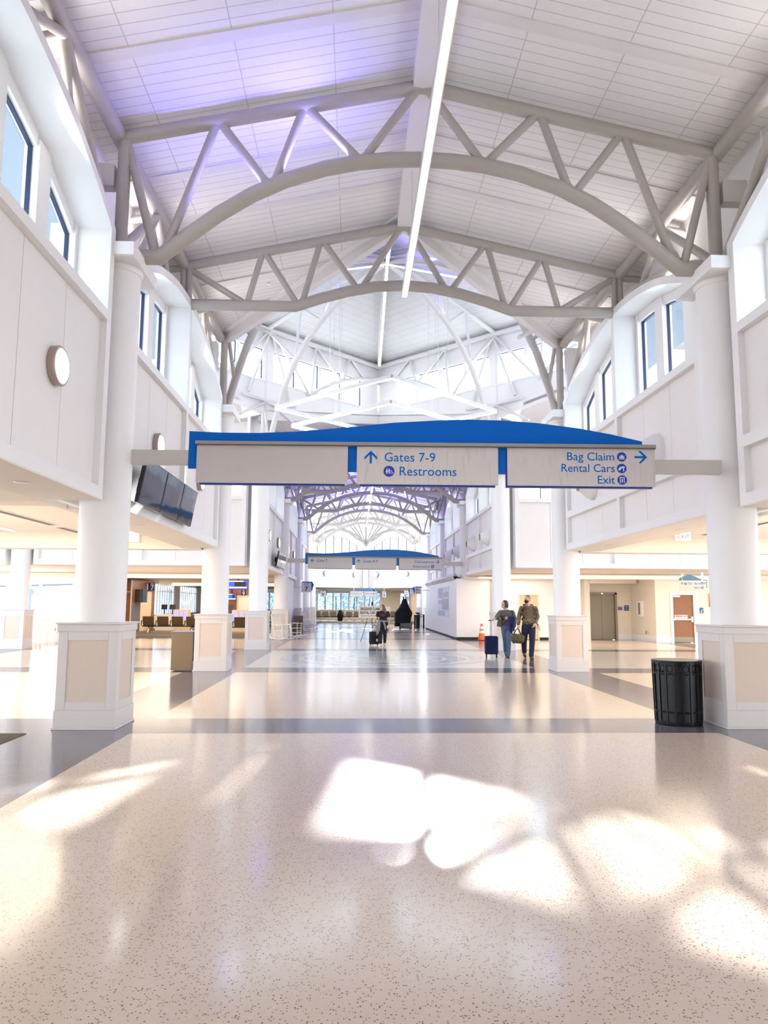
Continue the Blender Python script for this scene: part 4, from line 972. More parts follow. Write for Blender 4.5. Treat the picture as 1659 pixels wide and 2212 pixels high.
t, T = overhead_sign('big blue topped overhead sign for gates, restrooms and bag claim, nearest the camera', (0, 10.65), (0, .0055, -.045), [M['signblank'], M['signface'], M['signface']], 'blue')
def wr(par, T, s, x0, x1, zb, cap, m='letter', bold=.0):
    return text('lettering', s, cap/.72, M[m], par, T @ tr(x0, -.0535, zb), 'LEFT', .002, x1-x0, bold)
wr(t, T, 'Gates 7-9', -.582, .143, 3.704, .135); wr(t, T, 'Restrooms', -.369, .441, 3.501, .135)
wr(t, T, 'Bag Claim', 2.025, 2.697, 3.747, .12); wr(t, T, 'Rental Cars', 1.942, 2.699, 3.579, .12); wr(t, T, 'Exit', 2.457, 2.70, 3.412, .12)
b = MB(M=T); arrow(b, -.77, 3.764, .093, 0); b.build('arrow', M['blue'], t, smooth=0)
b = MB(M=T); arrow(b, 3.09, 3.80, .09, -PI/2); b.build('arrow', M['blue'], t, smooth=0)
icon(t, T, -.508, 3.561, .079, 'wc'); icon(t, T, 2.817, 3.801, .068, 'bag'); icon(t, T, 2.813, 3.633, .068, 'key'); icon(t, T, 2.815, 3.466, .068, 'exit')
t, T = overhead_sign('second overhead sign deep in the hall, for gates 7 to 9 and concessions', (0, 36.9), (0, .0055, -.02), [M['signpale']]*3, 'blue_hazed')
wr(t, T, 'Gate 7', -2.85, -2.33, 3.69, .14); wr(t, T, 'Gates 8-9', -.60, .13, 3.69, .14); wr(t, T, 'Concessions', 1.93, 2.88, 3.69, .13); wr(t, T, 'Restrooms', 1.87, 2.66, 3.46, .13)
b = MB(M=T); arrow(b, -3.05, 3.75, .09, PI/2); b.build('arrow', M['blue'], t, smooth=0)
b = MB(M=T); arrow(b, -.80, 3.75, .09, 0); b.build('arrow', M['blue'], t, smooth=0)
b = MB(M=T); arrow(b, 3.07, 3.75, .09, -PI/2); b.build('arrow', M['blue'], t, smooth=0)
icon(t, T, 2.82, 3.52, .08, 'wc')

def small_sign(label, loc, rz, half, h, left, right, posts, crest_flip=False):
    t = thing('hanging_sign', label, 'sign', loc, rz)          # local z from the lower edge
    b = MB(); n = 12
    for i in range(n):
        x0, x1 = -half+2*half*i/n, -half+2*half*(i+1)/n
        f = (lambda x: .05+.2*h/.4*max(0, math.cos((x/half-(-.25 if crest_flip else .25))*1.35))**2)
        b.prism([(x0, .0, h), (x1, .0, h), (x1, .0, h+f(x1)), (x0, .0, h+f(x0))], (0, .05, 0))
    sx2 = half if crest_flip else -half
    b.box(sx2-.04, sx2+.04, 0, .05, h*.3, h+.05)
    b.build('crest', M['blueg'], t, smooth=0)
    b = MB(); b.box(-half, half, -.03, .05, h-.02, h+.015); b.build('top_rail', M['alu'], t, smooth=0)
    for x0, x1 in ((-half, -.04), (.04, half)):
        b = MB(); b.box(x0, x1, -.02, .03, 0, h-.02); b.build('sign_face', M['signpale'], t, smooth=0)
    for x in (-half*.75, half*.75):
        b = MB(); b.box(x-.04, x+.04, .0, .06, h, posts); b.build('post', M['alu'], t, smooth=0)
    return t
t = small_sign('small blue crested sign hanging before the emergency exit door in the right aisle', (13.08, 31.0, 2.29), -.1, .54, .41, 0, 0, .77, True)
D = tr(0, .035, 0)
text('lettering', 'Exit', .14, M['dgrey'], t, tr(-.20, -.022, .26), 'LEFT', .001, .17); text('lettering', 'Bag Claim', .12, M['dgrey'], t, tr(.07, -.022, .27), 'LEFT', .001, .26); text('lettering', 'Rental Cars', .12, M['dgrey'], t, tr(.055, -.022, .10), 'LEFT', .001, .28)
b = MB(M=D); arrow(b, -.44, .30, .06, 0); b.build('arrow', M['dgrey'], t, smooth=0); b = MB(M=D); arrow(b, .48, .31, .05, 0); b.build('arrow', M['dgrey'], t, smooth=0)
icon(t, D, -.30, .30, .055, 'exit'); icon(t, D, .385, .31, .052, 'bag'); icon(t, D, .385, .14, .052, 'key')
t = small_sign('far hanging sign with a blue crest in front of the far windows', (-.16, 66.0, 2.30), 0, 1.17, .46, 0, 0, .77, False)
text('lettering', 'Gates 1-6', .17, M['dgrey'], t, tr(-.88, -.022, .22), 'LEFT', .001, .65); text('lettering', 'Restrooms', .17, M['dgrey'], t, tr(.12, -.022, .22), 'LEFT', .001, .6)
b = MB(M=D); arrow(b, -1.02, .28, .07, PI/2); b.build('arrow', M['dgrey'], t, smooth=0); icon(t, D, .84, .27, .07, 'wc'); b = MB(M=D); arrow(b, 1.05, .28, .07, 0); b.build('arrow', M['dgrey'], t, smooth=0)

def blade(label, loc, w, h, num=None, face='signpale', edge='blue', side=1, reach=.5):
    t = thing('blade_sign', label, 'sign', loc, 0)
    b = MB(); b.box(-w/2, w/2, -.05, -.02, 0, h-.04); b.build('sign_face', M[face], t, smooth=0)
    b = MB(); b.box(-w/2+.05, w/2+.06, -.02, .04, h-.06, h+.03); b.box(side*w/2, side*(w/2+.06), -.02, .04, h*.15, h+.03); b.prism([(side*(w/2+.05), -.01, h*.3), (side*(w/2+.15), -.01, h*.75), (side*(w/2+.05), -.01, h)], (0, .03, 0)); b.build('edge', M[edge], t, smooth=0)
    b = MB()
    if reach > .1: b.box(-side*w/2, -side*(w/2+reach), -.02, .03, h*.45, h*.55)
    else: b.box(-.03, .03, -.02, .03, h-.05, 3.07-loc[2])
    b.build('bracket', M['alu'], t, smooth=0)
    if num:
        text('lettering', 'GATE', .15, M['navy'], t, tr(0, -.052, h*.70), 'CENTER', .001, w*.45); text('lettering', num, h*.62, M['navy'], t, tr(0, -.052, h*.12), 'CENTER', .001, w*.36, .008)
    else:
        b = MB(); y0 = -.053; man(b, -w*.22, h*.58, h*.32, y0, .003, True); man(b, -w*.04, h*.58, h*.32, y0, .003); wheelchair(b, w*.22, h*.55, h*.3, y0, .003); b.build('pictogram', M['navy'], t, smooth=0)
        b = MB(); b.box(-w*.25, w*.25, -.053, -.05, h*.17, h*.21); b.box(-w*.3, w*.3, -.053, -.05, h*.07, h*.11); b.build('caption_lines', M['navy'], t, smooth=0)
    return t
blade('square gate 7 blade sign with a blue edge on the left wall', (-3.86, 45.5, 2.36), .60, .60, '7', reach=.5)
blade('square gate 9 blade sign at the left of the far windows', (-3.66, 65.0, 2.28), .48, .55, '9', edge='dgrey', reach=.75)
blade('narrow gate 8 blade sign in front of the far pillar', (1.57, 65.0, 2.24), .33, .56, '8', edge='dgrey', reach=.05)
blade('restroom blade sign on the right, nearest and bluest', (3.2, 50.0, 2.36), .42, .45, None, side=-1, reach=.56)
blade('restroom blade sign on the right, half hidden in the middle', (3.32, 56.0, 2.40), .42, .40, None, edge='dgrey', side=-1, reach=1.12)
blade('restroom blade sign on the right, farthest and beige', (3.42, 64.0, 2.44), .40, .42, None, edge='dgrey', side=-1, reach=1.2)

# ------------------------------------------------------------------ monitors
def monitor(label, y0, y1, z0=3.22, z1=3.93, xw=-4.40):
    h = z1-z0; L = y1-y0
    t = thing('monitor', label, 'monitor', (xw, (y0+y1)/2, z0), PI/2)      # faces local -y
    R = Matrix.Rotation(math.radians(10), 4, 'X')
    b = MB(M=R); b.box(-L/2, L/2, -.10, -.04, 0.0, h); b.build('bezel', M['bezel'], t, smooth=0, bevel=.006)
    b = MB(M=R); b.box(-L/2+.02, L/2-.02, -.104, -.10, .035, h-.02); b.build('screen', M['screen'], t, smooth=0)
    b = MB(M=R); b.box(-.2, .2, -.04, .10, h*.3, h*.6); b.build('bracket', M['blackm'], t, smooth=0)
for y0, y1, nm in ((11.55, 12.82, 'leftmost of the row of three on the left wall'), (12.85, 14.08, 'middle one of the row of three on the left wall'), (14.11, 15.28, 'rightmost of the row of three on the left wall')):
    monitor('dark wall monitor, ' + nm, y0, y1)
for y0, y1, nm in ((32.2, 33.95, 'left one of the far pair on the left wall'), (34.0, 35.7, 'right one of the far pair on the left wall')):
    monitor('dark wall monitor, ' + nm, y0, y1, 3.27, 3.93)

# ------------------------------------------------------------------ bins, cone, cart, table
t = thing('trash_bin', 'black round metal litter bin beside the nearest right column', 'bin', (3.70, 10.97, 0))
b = MB(); b.lathe([(.30, .02), (.315, .03), (.33, .86), (.30, .865), (.29, .5), (.001, .45)], n=48); b.build('shell', M['black'], t)
b = MB(); b.lathe([(.292, .80), (.30, .85), (.285, .86), (.27, .82), (.20, .78), (.001, .77)], n=40); b.build('liner', M['liner'], t)
for z0, z1, r in ((.86, .90, .345), (.70, .725, .337), (.17, .195, .327), (.01, .05, .322)):
    b = MB(); b.lathe([(r-.02, z0), (r, z0), (r+.004, z1), (r-.02, z1)], n=48); b.build('hoop', M['black'], t)
for k in range(18):
    a = 2*PI*k/18; c, s_ = math.cos(a), math.sin(a)
    b = MB(); b.bar((.318*c, .318*s_, .03), (.336*c, .336*s_, .87), .025, .018, (c, s_, 0)); b.build('upright', M['black'], t, smooth=0)
    a += PI/18; c, s_ = math.cos(a), math.sin(a); o = Vector((.336*c, .336*s_, .79)); e1 = Vector((-s_, c, 0))
    b = MB(); b.tube([o + e1*.04*math.cos(2*PI*i/16) + Vector((0, 0, .05*math.sin(2*PI*i/16))) for i in range(17)], .006, 6); b.build('ring', M['black'], t)
t = thing('waste_bin', 'brown square laminate bin beside the second left column', 'bin', (-5.26, 19.47, 0))
b = MB(); b.box(-.26, .26, -.26, .26, .02, .95); b.build('body', M['brownbin'], t, smooth=0, bevel=.005)
b = MB(); b.box(-.27, .27, -.27, .27, .95, .975); b.build('lid', M['binside'], t, smooth=0, bevel=.004)
b = MB(); b.box(.26, .272, -.25, .25, .03, .94); b.build('side_panel', M['binside'], t, smooth=0)
r = dup(t, (-4.25, 45.0, 0), 0, 'dark brown square bin far down the left side below the gate 7 sign')
t = thing('traffic_cone', 'orange traffic cone with white bands by the cream partition', 'cone', (5.05, 35.9, 0))
b = MB(); b.lathe([(.175, .03), (.05, .76), (.03, .775)], n=28); b.build('cone', M['orange'], t)
b = MB(); b.box(-.22, .22, -.22, .22, 0, .03); b.build('base', M['blackm'], t, smooth=0, bevel=.01)
for z0, z1 in ((.33, .46), (.53, .66)):
    f = lambda z: .175-.125*(z-.03)/.73+.003
    b = MB(); b.lathe([(f(z0), z0), (f(z1), z1)], n=28); b.build('reflective_band', M['iconw'], t)
t = thing('covered_kiosk', 'tall kiosk covered with a black tarpaulin, right of the far hall', 'kiosk', (2.3, 51.0, 0))
def sqring(b, secs, n=20, pw=.6):
    vs = []
    for z, hx, hy, ox in secs:
        for j in range(n):
            a = 2*PI*j/n; c, s_ = math.cos(a), math.sin(a)
            w = 1+.05*math.sin(5*a+z*7)
            vs.append((ox+hx*w*math.copysign(abs(c)**pw, c), hy*w*math.copysign(abs(s_)**pw, s_), z))
    k = len(secs)
    b.add(vs, [(i*n+j, i*n+(j+1) % n, (i+1)*n+(j+1) % n, (i+1)*n+j) for i in range(k-1) for j in range(n)] + [tuple(range(n-1, -1, -1)), tuple(range((k-1)*n, k*n))])
b = MB(); sqring(b, [(.42, .52, .4, -.05), (.7, .56, .42, -.02), (1.08, .60, .44, 0), (1.2, .54, .42, .02), (1.45, .36, .34, .06), (1.75, .22, .22, .08), (2.0, .13, .12, .09), (2.04, .10, .1, .09)]); b.build('tarpaulin', M['tarp'], t)
b = MB(); sqring(b, [(.20, .16, .3, -.42), (.45, .2, .36, -.4)]); b.build('tarpaulin_hem', M['tarp'], t)
b = MB(); b.box(-.25, .56, -.36, .36, .06, .46); b.build('base_cabinet', M['blackm'], t, smooth=0)
for k in range(4):
    b = MB(); b.box(-.2, .52, -.375, -.36, .13+.085*k, .15+.085*k); b.build('grille_bar', M['alu'], t, smooth=0)
for x in (.02, .20):
    b = MB(); b.box(x-.045, x+.045, -.05, .05, 1.98, 2.18); b.build('neck', M['alu'] if x > .1 else M['black'], t, smooth=0)
for x in (-.2, .5):
    for y in (-.3, .3): b = MB(); b.lathe([(.04, -.02), (.04, .02)], c=(x, y, .04), axis='x', n=14); b.build('caster', M['dgrey'], t)
t = thing('high_table', 'black high table beside the covered kiosk', 'table', (3.55, 52.9, 0))
b = MB(); b.box(-.36, .34, -.3, .3, .93, .97); b.build('tabletop', M['black'], t, smooth=0)
b = MB(); b.box(-.34, .32, -.27, .27, .80, .84); b.build('rail', M['black'], t, smooth=0)
for x in (-.32, .30):
    for y in (-.26, .26): b = MB(); b.box(x-.03, x+.03, y-.03, y+.03, 0, .93); b.build('leg', M['black'], t, smooth=0)
t = thing('trash_bin', 'tall black litter bin behind the black high table', 'bin', (3.5, 53.6, 0)); b = MB(); b.lathe([(.14, 0), (.16, .95), (.17, .95), (.17, 1.08), (.12, 1.1)], n=24); b.build('shell', M['blackm'], t); b = MB(); b.lathe([(.173, .97), (.173, 1.0)], n=24); b.build('hoop', M['alu'], t)
# rolled plastic sheeting on the partition
b = MB(); pts = [(4.3+.3*i, 36.44+.02*math.sin(i*1.7), 2.97+.012*math.sin(i*2.3)) for i in range(20)]; b.tube(pts, [.10+.012*math.sin(i*1.1) for i in range(20)], 14)
tag(b.build('plastic_roll', M['soffit']), 'long beige roll of sheeting along the top edge of the cream partition', 'plastic roll')
b = MB(); vs = []; n = 40
for i in range(n+1):
    y = 36.7+14.9*i/n; d = random.uniform(-.05, .05); up = .10+.16*abs(math.sin(i*1.25))+random.uniform(0, .06)
    vs += [(3.93-.03, y, 2.90+d*.3), (3.82+d, y, 2.97+up*.4), (3.95+d, y+.1, 2.95+up), (4.2, y, 2.97)]
b.add(vs, [(4*i+j, 4*i+j+1, 4*i+j+5, 4*i+j+4) for i in range(n) for j in range(3)])
tag(b.build('plastic_sheet', M['plastic'], smooth=20), 'crumpled silvery plastic sheet along the top of the white partition', 'plastic sheet')
# poster board on the partition
t = thing('poster_board', 'tall board of pale photographs on the white partition', 'poster', (3.95, 41.95, 1.0), -PI/2)
b = MB(); b.box(-2.45, 2.45, -.02, 0, 0, 1.66); b.build('board', M['iconw'], t, smooth=0)
for x0, x1, z0, z1, m in ((-2.4, -.1, 1.02, 1.6, 'postphoto'), (.2, 2.3, 1.05, 1.35, 'postphoto'), (-.5, 1.0, .38, .98, 'postphoto'), (1.1, 2.4, .38, .98, 'postphoto'), (-2.4, .9, .05, .33, 'postblue'), (1.1, 2.35, .04, .33, 'iconw'), (-2.3, -.7, .72, .9, 'postblue'), (-2.3, -.7, .45, .6, 'iconw')):
    b = MB(); b.box(x0, x1, -.026, -.02, z0, z1); b.build('photograph', M[m], t, smooth=0)
for k in range(3):
    b = MB(); b.box(.3, 2.2-.4*k, -.026, -.02, 1.55-.07*k, 1.585-.07*k); b.build('caption_line', M['postblue'], t, smooth=0)

# easel sign
t = thing('easel_sign', 'baggage claim board on a black tripod easel behind the woman with the carry-on', 'sign', (-.1, 34.6, 0))
b = MB(); b.box(-.68, .74, -.03, 0, 1.06, 1.56); b.build('board', M['signboard'], t, smooth=0)
b = MB(); b.box(-.70, .76, -.035, .005, 1.04, 1.06); b.box(-.70, .76, -.035, .005, 1.56, 1.58); b.box(-.70, -.68, -.035, .005, 1.04, 1.58); b.build('frame', M['tan'], t, smooth=0)
text('lettering', 'BAGGAGE CLAIM', .17, M['brownink'], t, tr(-.60, -.032, 1.40), 'LEFT', .001, .86, .006); text('lettering', 'RENTAL CAR COUNTER', .17, M['brownink'], t, tr(-.62, -.032, 1.23), 'LEFT', .001, 1.25, .006)
b = MB(); b.box(-.6, .6, -.033, -.03, 1.135, 1.155); b.build('rule_line', M['brownink'], t, smooth=0)
for x, y in ((-.58, -.05), (-.05, .55), (.55, -.05)):
    b = MB(); b.tube([(-.07, .05, 1.72), (x, y, 0)], .013, 8); b.build('leg', M['black'], t)
b = MB(); b.tube([(-.07, .06, 1.0), (-.07, .06, 1.72)], .014, 8); b.box(-.11, -.03, .02, .09, 1.68, 1.78); b.build('head', M['black'], t)

# ------------------------------------------------------------------ rocking chairs
def make_rocker(label, loc, rz):
    t = thing('rocking_chair', label, 'rocking chair', loc, rz, 'white rocking chairs')     # faces local -y
    m = M['rocker']
    for x in (-.29, .29):
        b = MB(); b.tube([(x, -.55, .10), (x, -.3, .04), (x, 0, .025), (x, .35, .06), (x, .62, .15)], .022, 8); b.build('rocker', m, t)
        b = MB(); b.tube([(x, -.27, .05), (x, -.27, .68)], .022, 8); b.build('leg', m, t)
        b = MB(); b.tube([(x, .22, .05), (x, .25, .42), (x, .47, 1.18)], .022, 8); b.build('back_post', m, t)
        b = MB(); b.box(x-.05, x+.05, -.34, .30, .67, .70); b.build('armrest', m, t, smooth=0, bevel=.008)
        b = MB(); b.tube([(x, -.27, .2), (x, .23, .2)], .014, 8); b.build('stretcher', m, t)
    b = MB()
    for k in range(8): b.box(-.28, .28, -.30+.068*k, -.245+.068*k, .42, .445)
    b.build('seat', m, t, smooth=0)
    for z in (.22, .3):
        b = MB(); b.tube([(-.29, -.27, z), (.29, -.27, z)], .014, 8); b.build('stretcher', m, t)
    for z, y in ((.50, .275), (1.14, .46)):
        b = MB(); b.bar((-.29, y, z), (.29, y, z), .03, .09); b.build('back_rail', m, t, smooth=0)
    for k in range(5):
        x = -.2+.1*k; b = MB(); b.bar((x, .28, .5), (x, .46, 1.14), .045, .014, (0, -1, .2)); b.build('back_slat', m, t, smooth=0)
    return t
r0 = make_rocker('white rocking chair in front of the fourth left column', (-4.35, 35.95, 0), .9)
for x, y, rz, lab in ((-4.05, 39.2, 2.0, 'half hidden behind the fourth left column'), (-4.05, 46.6, 2.2, 'below the gate 7 sign'), (-3.95, 49.6, 2.2, 'deepest along the left wall'), (-14.0, 34.9, .6, 'facing the camera under the left lounge windows'), (-14.5, 32.0, 1.2, 'turned sideways beside the far left column')):
    dup(r0, (x, y, 0), rz, 'white rocking chair ' + lab)
def make_side_table(label, loc):
    t = thing('side_table', label, 'side table', loc, .4, 'low white side tables')
    b = MB(); b.box(-.25, .25, -.25, .25, .42, .45); b.build('tabletop', M['rocker'], t, smooth=0)
    for x in (-.2, .2):
        for y in (-.2, .2): b = MB(); b.box(x-.02, x+.02, y-.02, y+.02, 0, .42); b.build('leg', M['rocker'], t, smooth=0)
    return t
s1 = make_side_table('low white side table beside the sideways rocking chair', (-13.9, 31.5, 0)); dup(s1, (-13.9, 33.2, 0), .2, 'low white side table between the two lounge rocking chairs')

# ------------------------------------------------------------------ airport seating
def make_bench(label, loc, rz, n, m, group):
    t = thing('beam_seating', label, 'bench', loc, rz, group)          # faces local -y, seats along x
    w = .80; x0 = -w*n/2
    for k in range(n):
        x = x0+w*(k+.5)
        b = MB(); b.box(x-.30, x+.30, -.30, .18, .40, .47); b.build('seat', M[m], t, smooth=0, bevel=.02)
        b = MB(); b.prism([(x-.31, .16, .46), (x+.31, .16, .46), (x+.31, .28, .92), (x-.31, .28, .92)], (0, .05, .0)); b.build('backrest', M[m], t, smooth=0, bevel=.015)
    for k in range(n+1):
        x = x0+w*k
        b = MB(); b.tube([(x, .16, .42), (x, .14, .66), (x, -.22, .66)], .02, 8); b.box(x-.03, x+.03, -.24, .12, .66, .69); b.build('armrest', M['black'], t)
    b = MB(); b.box(x0, -x0, -.03, .03, .34, .40); b.build('beam', M['black'], t, smooth=0)
    for x in (x0+w*.5, -x0-w*.5):
        b = MB(); b.tube([(x, -.30, .02), (x, -.05, .34), (x, .05, .34), (x, .30, .02)], .024, 8); b.build('leg', M['chrome'], t)
    return t
G1 = 'brown seats in the left lounge'; G2 = 'dark seats in front of the far windows'
q = make_bench('row of brown lounge seats seen from behind, left of the second left column', (-11.25, 43.2, .012), PI, 4, 'seat', G1)
dup(q, (-7.6, 42.0, .012), PI, 'row of brown lounge seats seen from behind, between the second and third left columns')
dup(q, (-10.6, 49.5, .012), 0, 'row of brown lounge seats deeper in the lounge, before the counters')
q = make_bench('row of dark seats at the far left, turned toward the right', (-3.4, 75.8, .012), .25, 4, 'seatd', G2)
dup(q, (-.3, 77.2, .012), 0, 'row of dark seats below the middle of the far windows'); dup(q, (3.4, 77.2, .012), 0, 'row of dark seats below the right far window')
dup(q, (-6.8, 76.4, .012), .2, 'row of dark seats beyond the far left wall')
t = thing('bundle', 'black bag shaped bundle among the far seats', 'bag', (-2.35, 74.9, .012)); b = MB(); sqring(b, [(0, .22, .2, 0), (.5, .3, .25, 0), (.95, .18, .16, 0), (1.08, .08, .08, 0)]); b.build('cloth', M['tarp'], t)

# ------------------------------------------------------------------ gate 7 lounge
t = thing('gate_panelling', 'cherry wood gate panelling with a monitor niche in the left lounge', 'wall panelling', (-13.85, 45.5, 0))
b = MB(t); b.box(-13.99, -13.62, 43.5, 48.6, 0, 3.0); b.build('wood_block', M['wood'], t, smooth=0)
b = MB(t); b.box(-13.99, -13.62, 43.48, 43.5, .28, .32); b.box(-13.99, -13.62, 43.48, 43.5, 2.28, 2.31); b.box(-13.64, -13.58, 43.46, 43.52, 0, 2.95); b.build('reveal_strip', M['alu'], t, smooth=0)
b = MB(t); b.box(-13.62, -13.605, 43.6, 45.4, .1, 1.55); b.build('grey_panel', M['dgrey'], t, smooth=0)
b = MB(t); b.box(-13.62, -13.60, 45.4, 47.8, 0, 2.35); b.build('recess_panel', M['tan'], t, smooth=0)
b = MB(t); b.box(-13.62, -13.2, 44.3, 45.3, 1.7, 2.45); o = b.build('monitor_case', M['bezel'], t, smooth=0); b = MB(t); b.box(-13.58, -13.24, 44.285, 44.3, 1.73, 2.42); b.build('screen', M['screen'], o, smooth=0)
t = thing('gate_plaque', 'small dark blue gate 7 plaque projecting from the wood panelling', 'sign', (-13.35, 46.6, 2.4)); b = MB(); b.box(-.27, .22, -.03, .03, 0, .5); b.build('sign_face', M['navy'], t, smooth=0); text('lettering', '7', .42, M['iconw'], t, tr(.08, -.033, .06), 'CENTER', .001, None, .006); b = MB(); b.box(-.02, .16, -.034, -.03, .40, .45); b.build('caption', M['iconw'], t, smooth=0); b = MB(); b.box(-.25, -.16, -.034, -.03, .05, .45); b.build('stripe', M['iconw'], t, smooth=0)
def counter(label, loc, lit):
    t = thing('gate_counter', label, 'counter', loc, 0, 'gate counters')
    b = MB(); b.box(-1.0, .1, -.3, .3, 0, 1.0); b.build('low_desk', M['soffit'], t, smooth=0)
    b = MB(); b.box(.1, 1.0, -.35, .35, 0, 1.28); b.build('high_desk', M['tan'], t, smooth=0)
    for x0, x1 in lit: b = MB(); b.box(x0, x1, -.37, -.35, .6, 1.18); b.build('lit_panel', M['purple'], t, smooth=0)
    for x in (-.55, -.05):
        b = MB(); b.prism([(x-.18, .0, 1.28), (x+.18, .0, 1.28), (x+.18, .06, 1.58), (x-.18, .06, 1.58)], (0, .04, 0)); b.box(x-.03, x+.03, .02, .08, 1.0, 1.3); b.build('desk_monitor', M['bezel'], t, smooth=0)
    return t
counter('pale gate counter with blue lit panels in front of the wood panelling', (-12.1, 47.2, 0), ((.12, .4), (.5, .68), (.76, .95)))
counter('pale gate counter with blue lit panels below the gate 9 plaque', (-8.3, 45.6, 0), ((-.3, -.12), (.12, .45), (.6, .8)))
b = MB(); b.box(-9.3, -7.35, 47.0, 47.2, 0, 3.06); struct(b.build('wall_gate_nine', M['wood'], smooth=0))
b = MB(); b.box(-8.2, -7.4, 46.97, 47.0, 0, 2.15); struct(b.build('door_3', M['tan'], smooth=0)); b = MB(); b.box(-8.1, -7.5, 46.955, 46.97, .3, 2.0); struct(b.build('trim_5', M['cream'], smooth=0))
def tv(label, loc, w, h):
    t = thing('television', label, 'television', loc, 0); b = MB(); b.box(-w/2, w/2, -.05, .05, 0, h); b.build('case', M['bezel'], t, smooth=0)
    b = MB(); b.box(-w/2+.03, w/2-.03, -.055, -.05, .03, h-.03); s = b.build('screen', M['tvlit'], t, smooth=0)
    b = MB(); b.box(-w/2+.06, w/2-.25, -.058, -.055, h*.82, h*.92); b.box(-w/2+.05, w/2-.05, -.058, -.055, h*.16, h*.28); b.build('picture_band', M['tvwhite'], s, smooth=0)
    b = MB(); b.box(-w/2+.35, w/2-.1, -.058, -.055, h*.34, h*.78); b.build('picture_dark', M['blackm'], s, smooth=0)
    b = MB(); b.box(-.04, .04, .05, .12, h*.4, 3.07-loc[2]); b.build('mount', M['blackm'], t, smooth=0)
tv('larger blue television hanging beside the third left column', (-7.72, 44.2, 2.46), 1.12, .56); tv('smaller blue television, lower and mostly hidden by the second left column', (-8.45, 46.5, 1.85), .6, .42)
t = thing('gate_plaque', 'small dark blue gate 9 plaque below the television', 'sign', (-7.45, 44.6, 2.12)); b = MB(); b.box(-.14, .14, -.03, .03, 0, .32); b.build('sign_face', M['navy'], t, smooth=0); text('lettering', '9', .3, M['iconw'], t, tr(0, -.033, .03), 'CENTER', .001, None, .006); b = MB(); b.box(-.03, .03, .0, .03, .3, .95); b.build('stem', M['alu'], t, smooth=0); b = MB(); b.box(-.06, .06, -.034, -.03, .26, .29); b.build('caption', M['iconw'], t, smooth=0)

# ------------------------------------------------------------------ right aisle
t = thing('elevator', 'brushed steel lift doors in the alcove of the right aisle', 'elevator', (11.2, 36.98, 0))
b = MB(t); b.box(10.46, 10.56, 36.93, 37.1, 0, 2.3); b.box(11.84, 11.94, 36.93, 37.1, 0, 2.3); b.box(10.46, 11.94, 36.93, 37.1, 2.21, 2.3); b.build('frame', M['steelbr'], t, smooth=0)
for x0, x1 in ((10.56, 11.19), (11.20, 11.84)): b = MB(t); b.box(x0, x1, 37.04, 37.08, 0.01, 2.21); b.build('door', M['steelbr'], t, smooth=0)
b = MB(t); b.box(11.17, 11.23, 36.90, 36.93, 2.23, 2.27); b.build('indicator', M['ledwarm'], t, smooth=0)
def plaque(label, loc, w, h, pic=None):
    t = thing('wall_plaque', label, 'sign', loc, 0); b = MB(); b.box(-w/2, w/2, -.015, 0, 0, h); b.build('plate', M['plaque'], t, smooth=0)
    b = MB()
    if pic: b.prism([(-w*.3, -.018, h*.38), (-w*.12, -.018, h*.38), (w*.32, -.018, h*.82), (w*.32, -.018, h*.66), (-w*.0, -.018, h*.34), (-w*.3, -.018, h*.30)], (0, .003, 0)); b.box(-w*.3, w*.3, -.018, -.015, h*.1, h*.2)
    else:
        for k in range(2): b.box(-w*.35, w*.35, -.018, -.015, h*(.25+.4*k), h*(.33+.4*k))
    b.build('marking', M['iconw'], t, smooth=0)
plaque('small blue plaque next to the lift doors', (12.1, 36.985, 1.45), .2, .15); plaque('square blue plaque right of the lift doors', (12.42, 36.985, 1.42), .23, .26); plaque('blue stairs plaque beside the emergency exit door', (15.02, 34.485, 1.33), .17, .26, 1)
t = thing('alarm_box', 'red wall box half hidden by the nearest right column', 'alarm box', (15.55, 34.44, 1.62)); b = MB(); b.box(-.14, .3, -.04, .06, .22, .62); b.build('upper_case', M['red'], t, smooth=0); b = MB(); b.box(-.14, .3, -.04, .06, 0, .22); b.build('lower_case', M['blackm'], t, smooth=0)
t = thing('wall_cabinet', 'narrow white cabinet on the side wall of the lift alcove', 'cabinet', (12.72, 35.9, 1.15), .09); b = MB(); b.box(-.08, .02, -.25, .25, 0, .75); b.build('frame', M['white'], t, smooth=0); b = MB(); b.box(-.085, -.08, -.1, .1, .1, .65); b.build('door', M['binside'], t, smooth=0)
for loc, lab, rz in (((12.70, 35.3, .42), 'small outlet plate low on the alcove side wall', PI/2), ((-15.0, 36.48, .42), 'small brass outlet plate under the left lounge windows', 0), ((-13.6, 46.9, .75), 'small outlet plate on the tan recess of the panelling', PI/2)):
    t = thing('outlet_plate', lab, 'outlet', loc, rz); b = MB(); b.box(-.05, .05, -.012, .004, -.07, .07); b.build('plate', M['steelbr'], t, smooth=0)
b = MB(); b.prism([(-6.6, 10.13, .0), (-5.17, 10.13, .0), (-5.17, 7.2, .0), (-6.6, 7.2, .0)], (0, 0, .008)); tag(b.build('floor_mat', M['matw'], smooth=0), 'dark brown entrance mat at the left picture edge', 'mat')

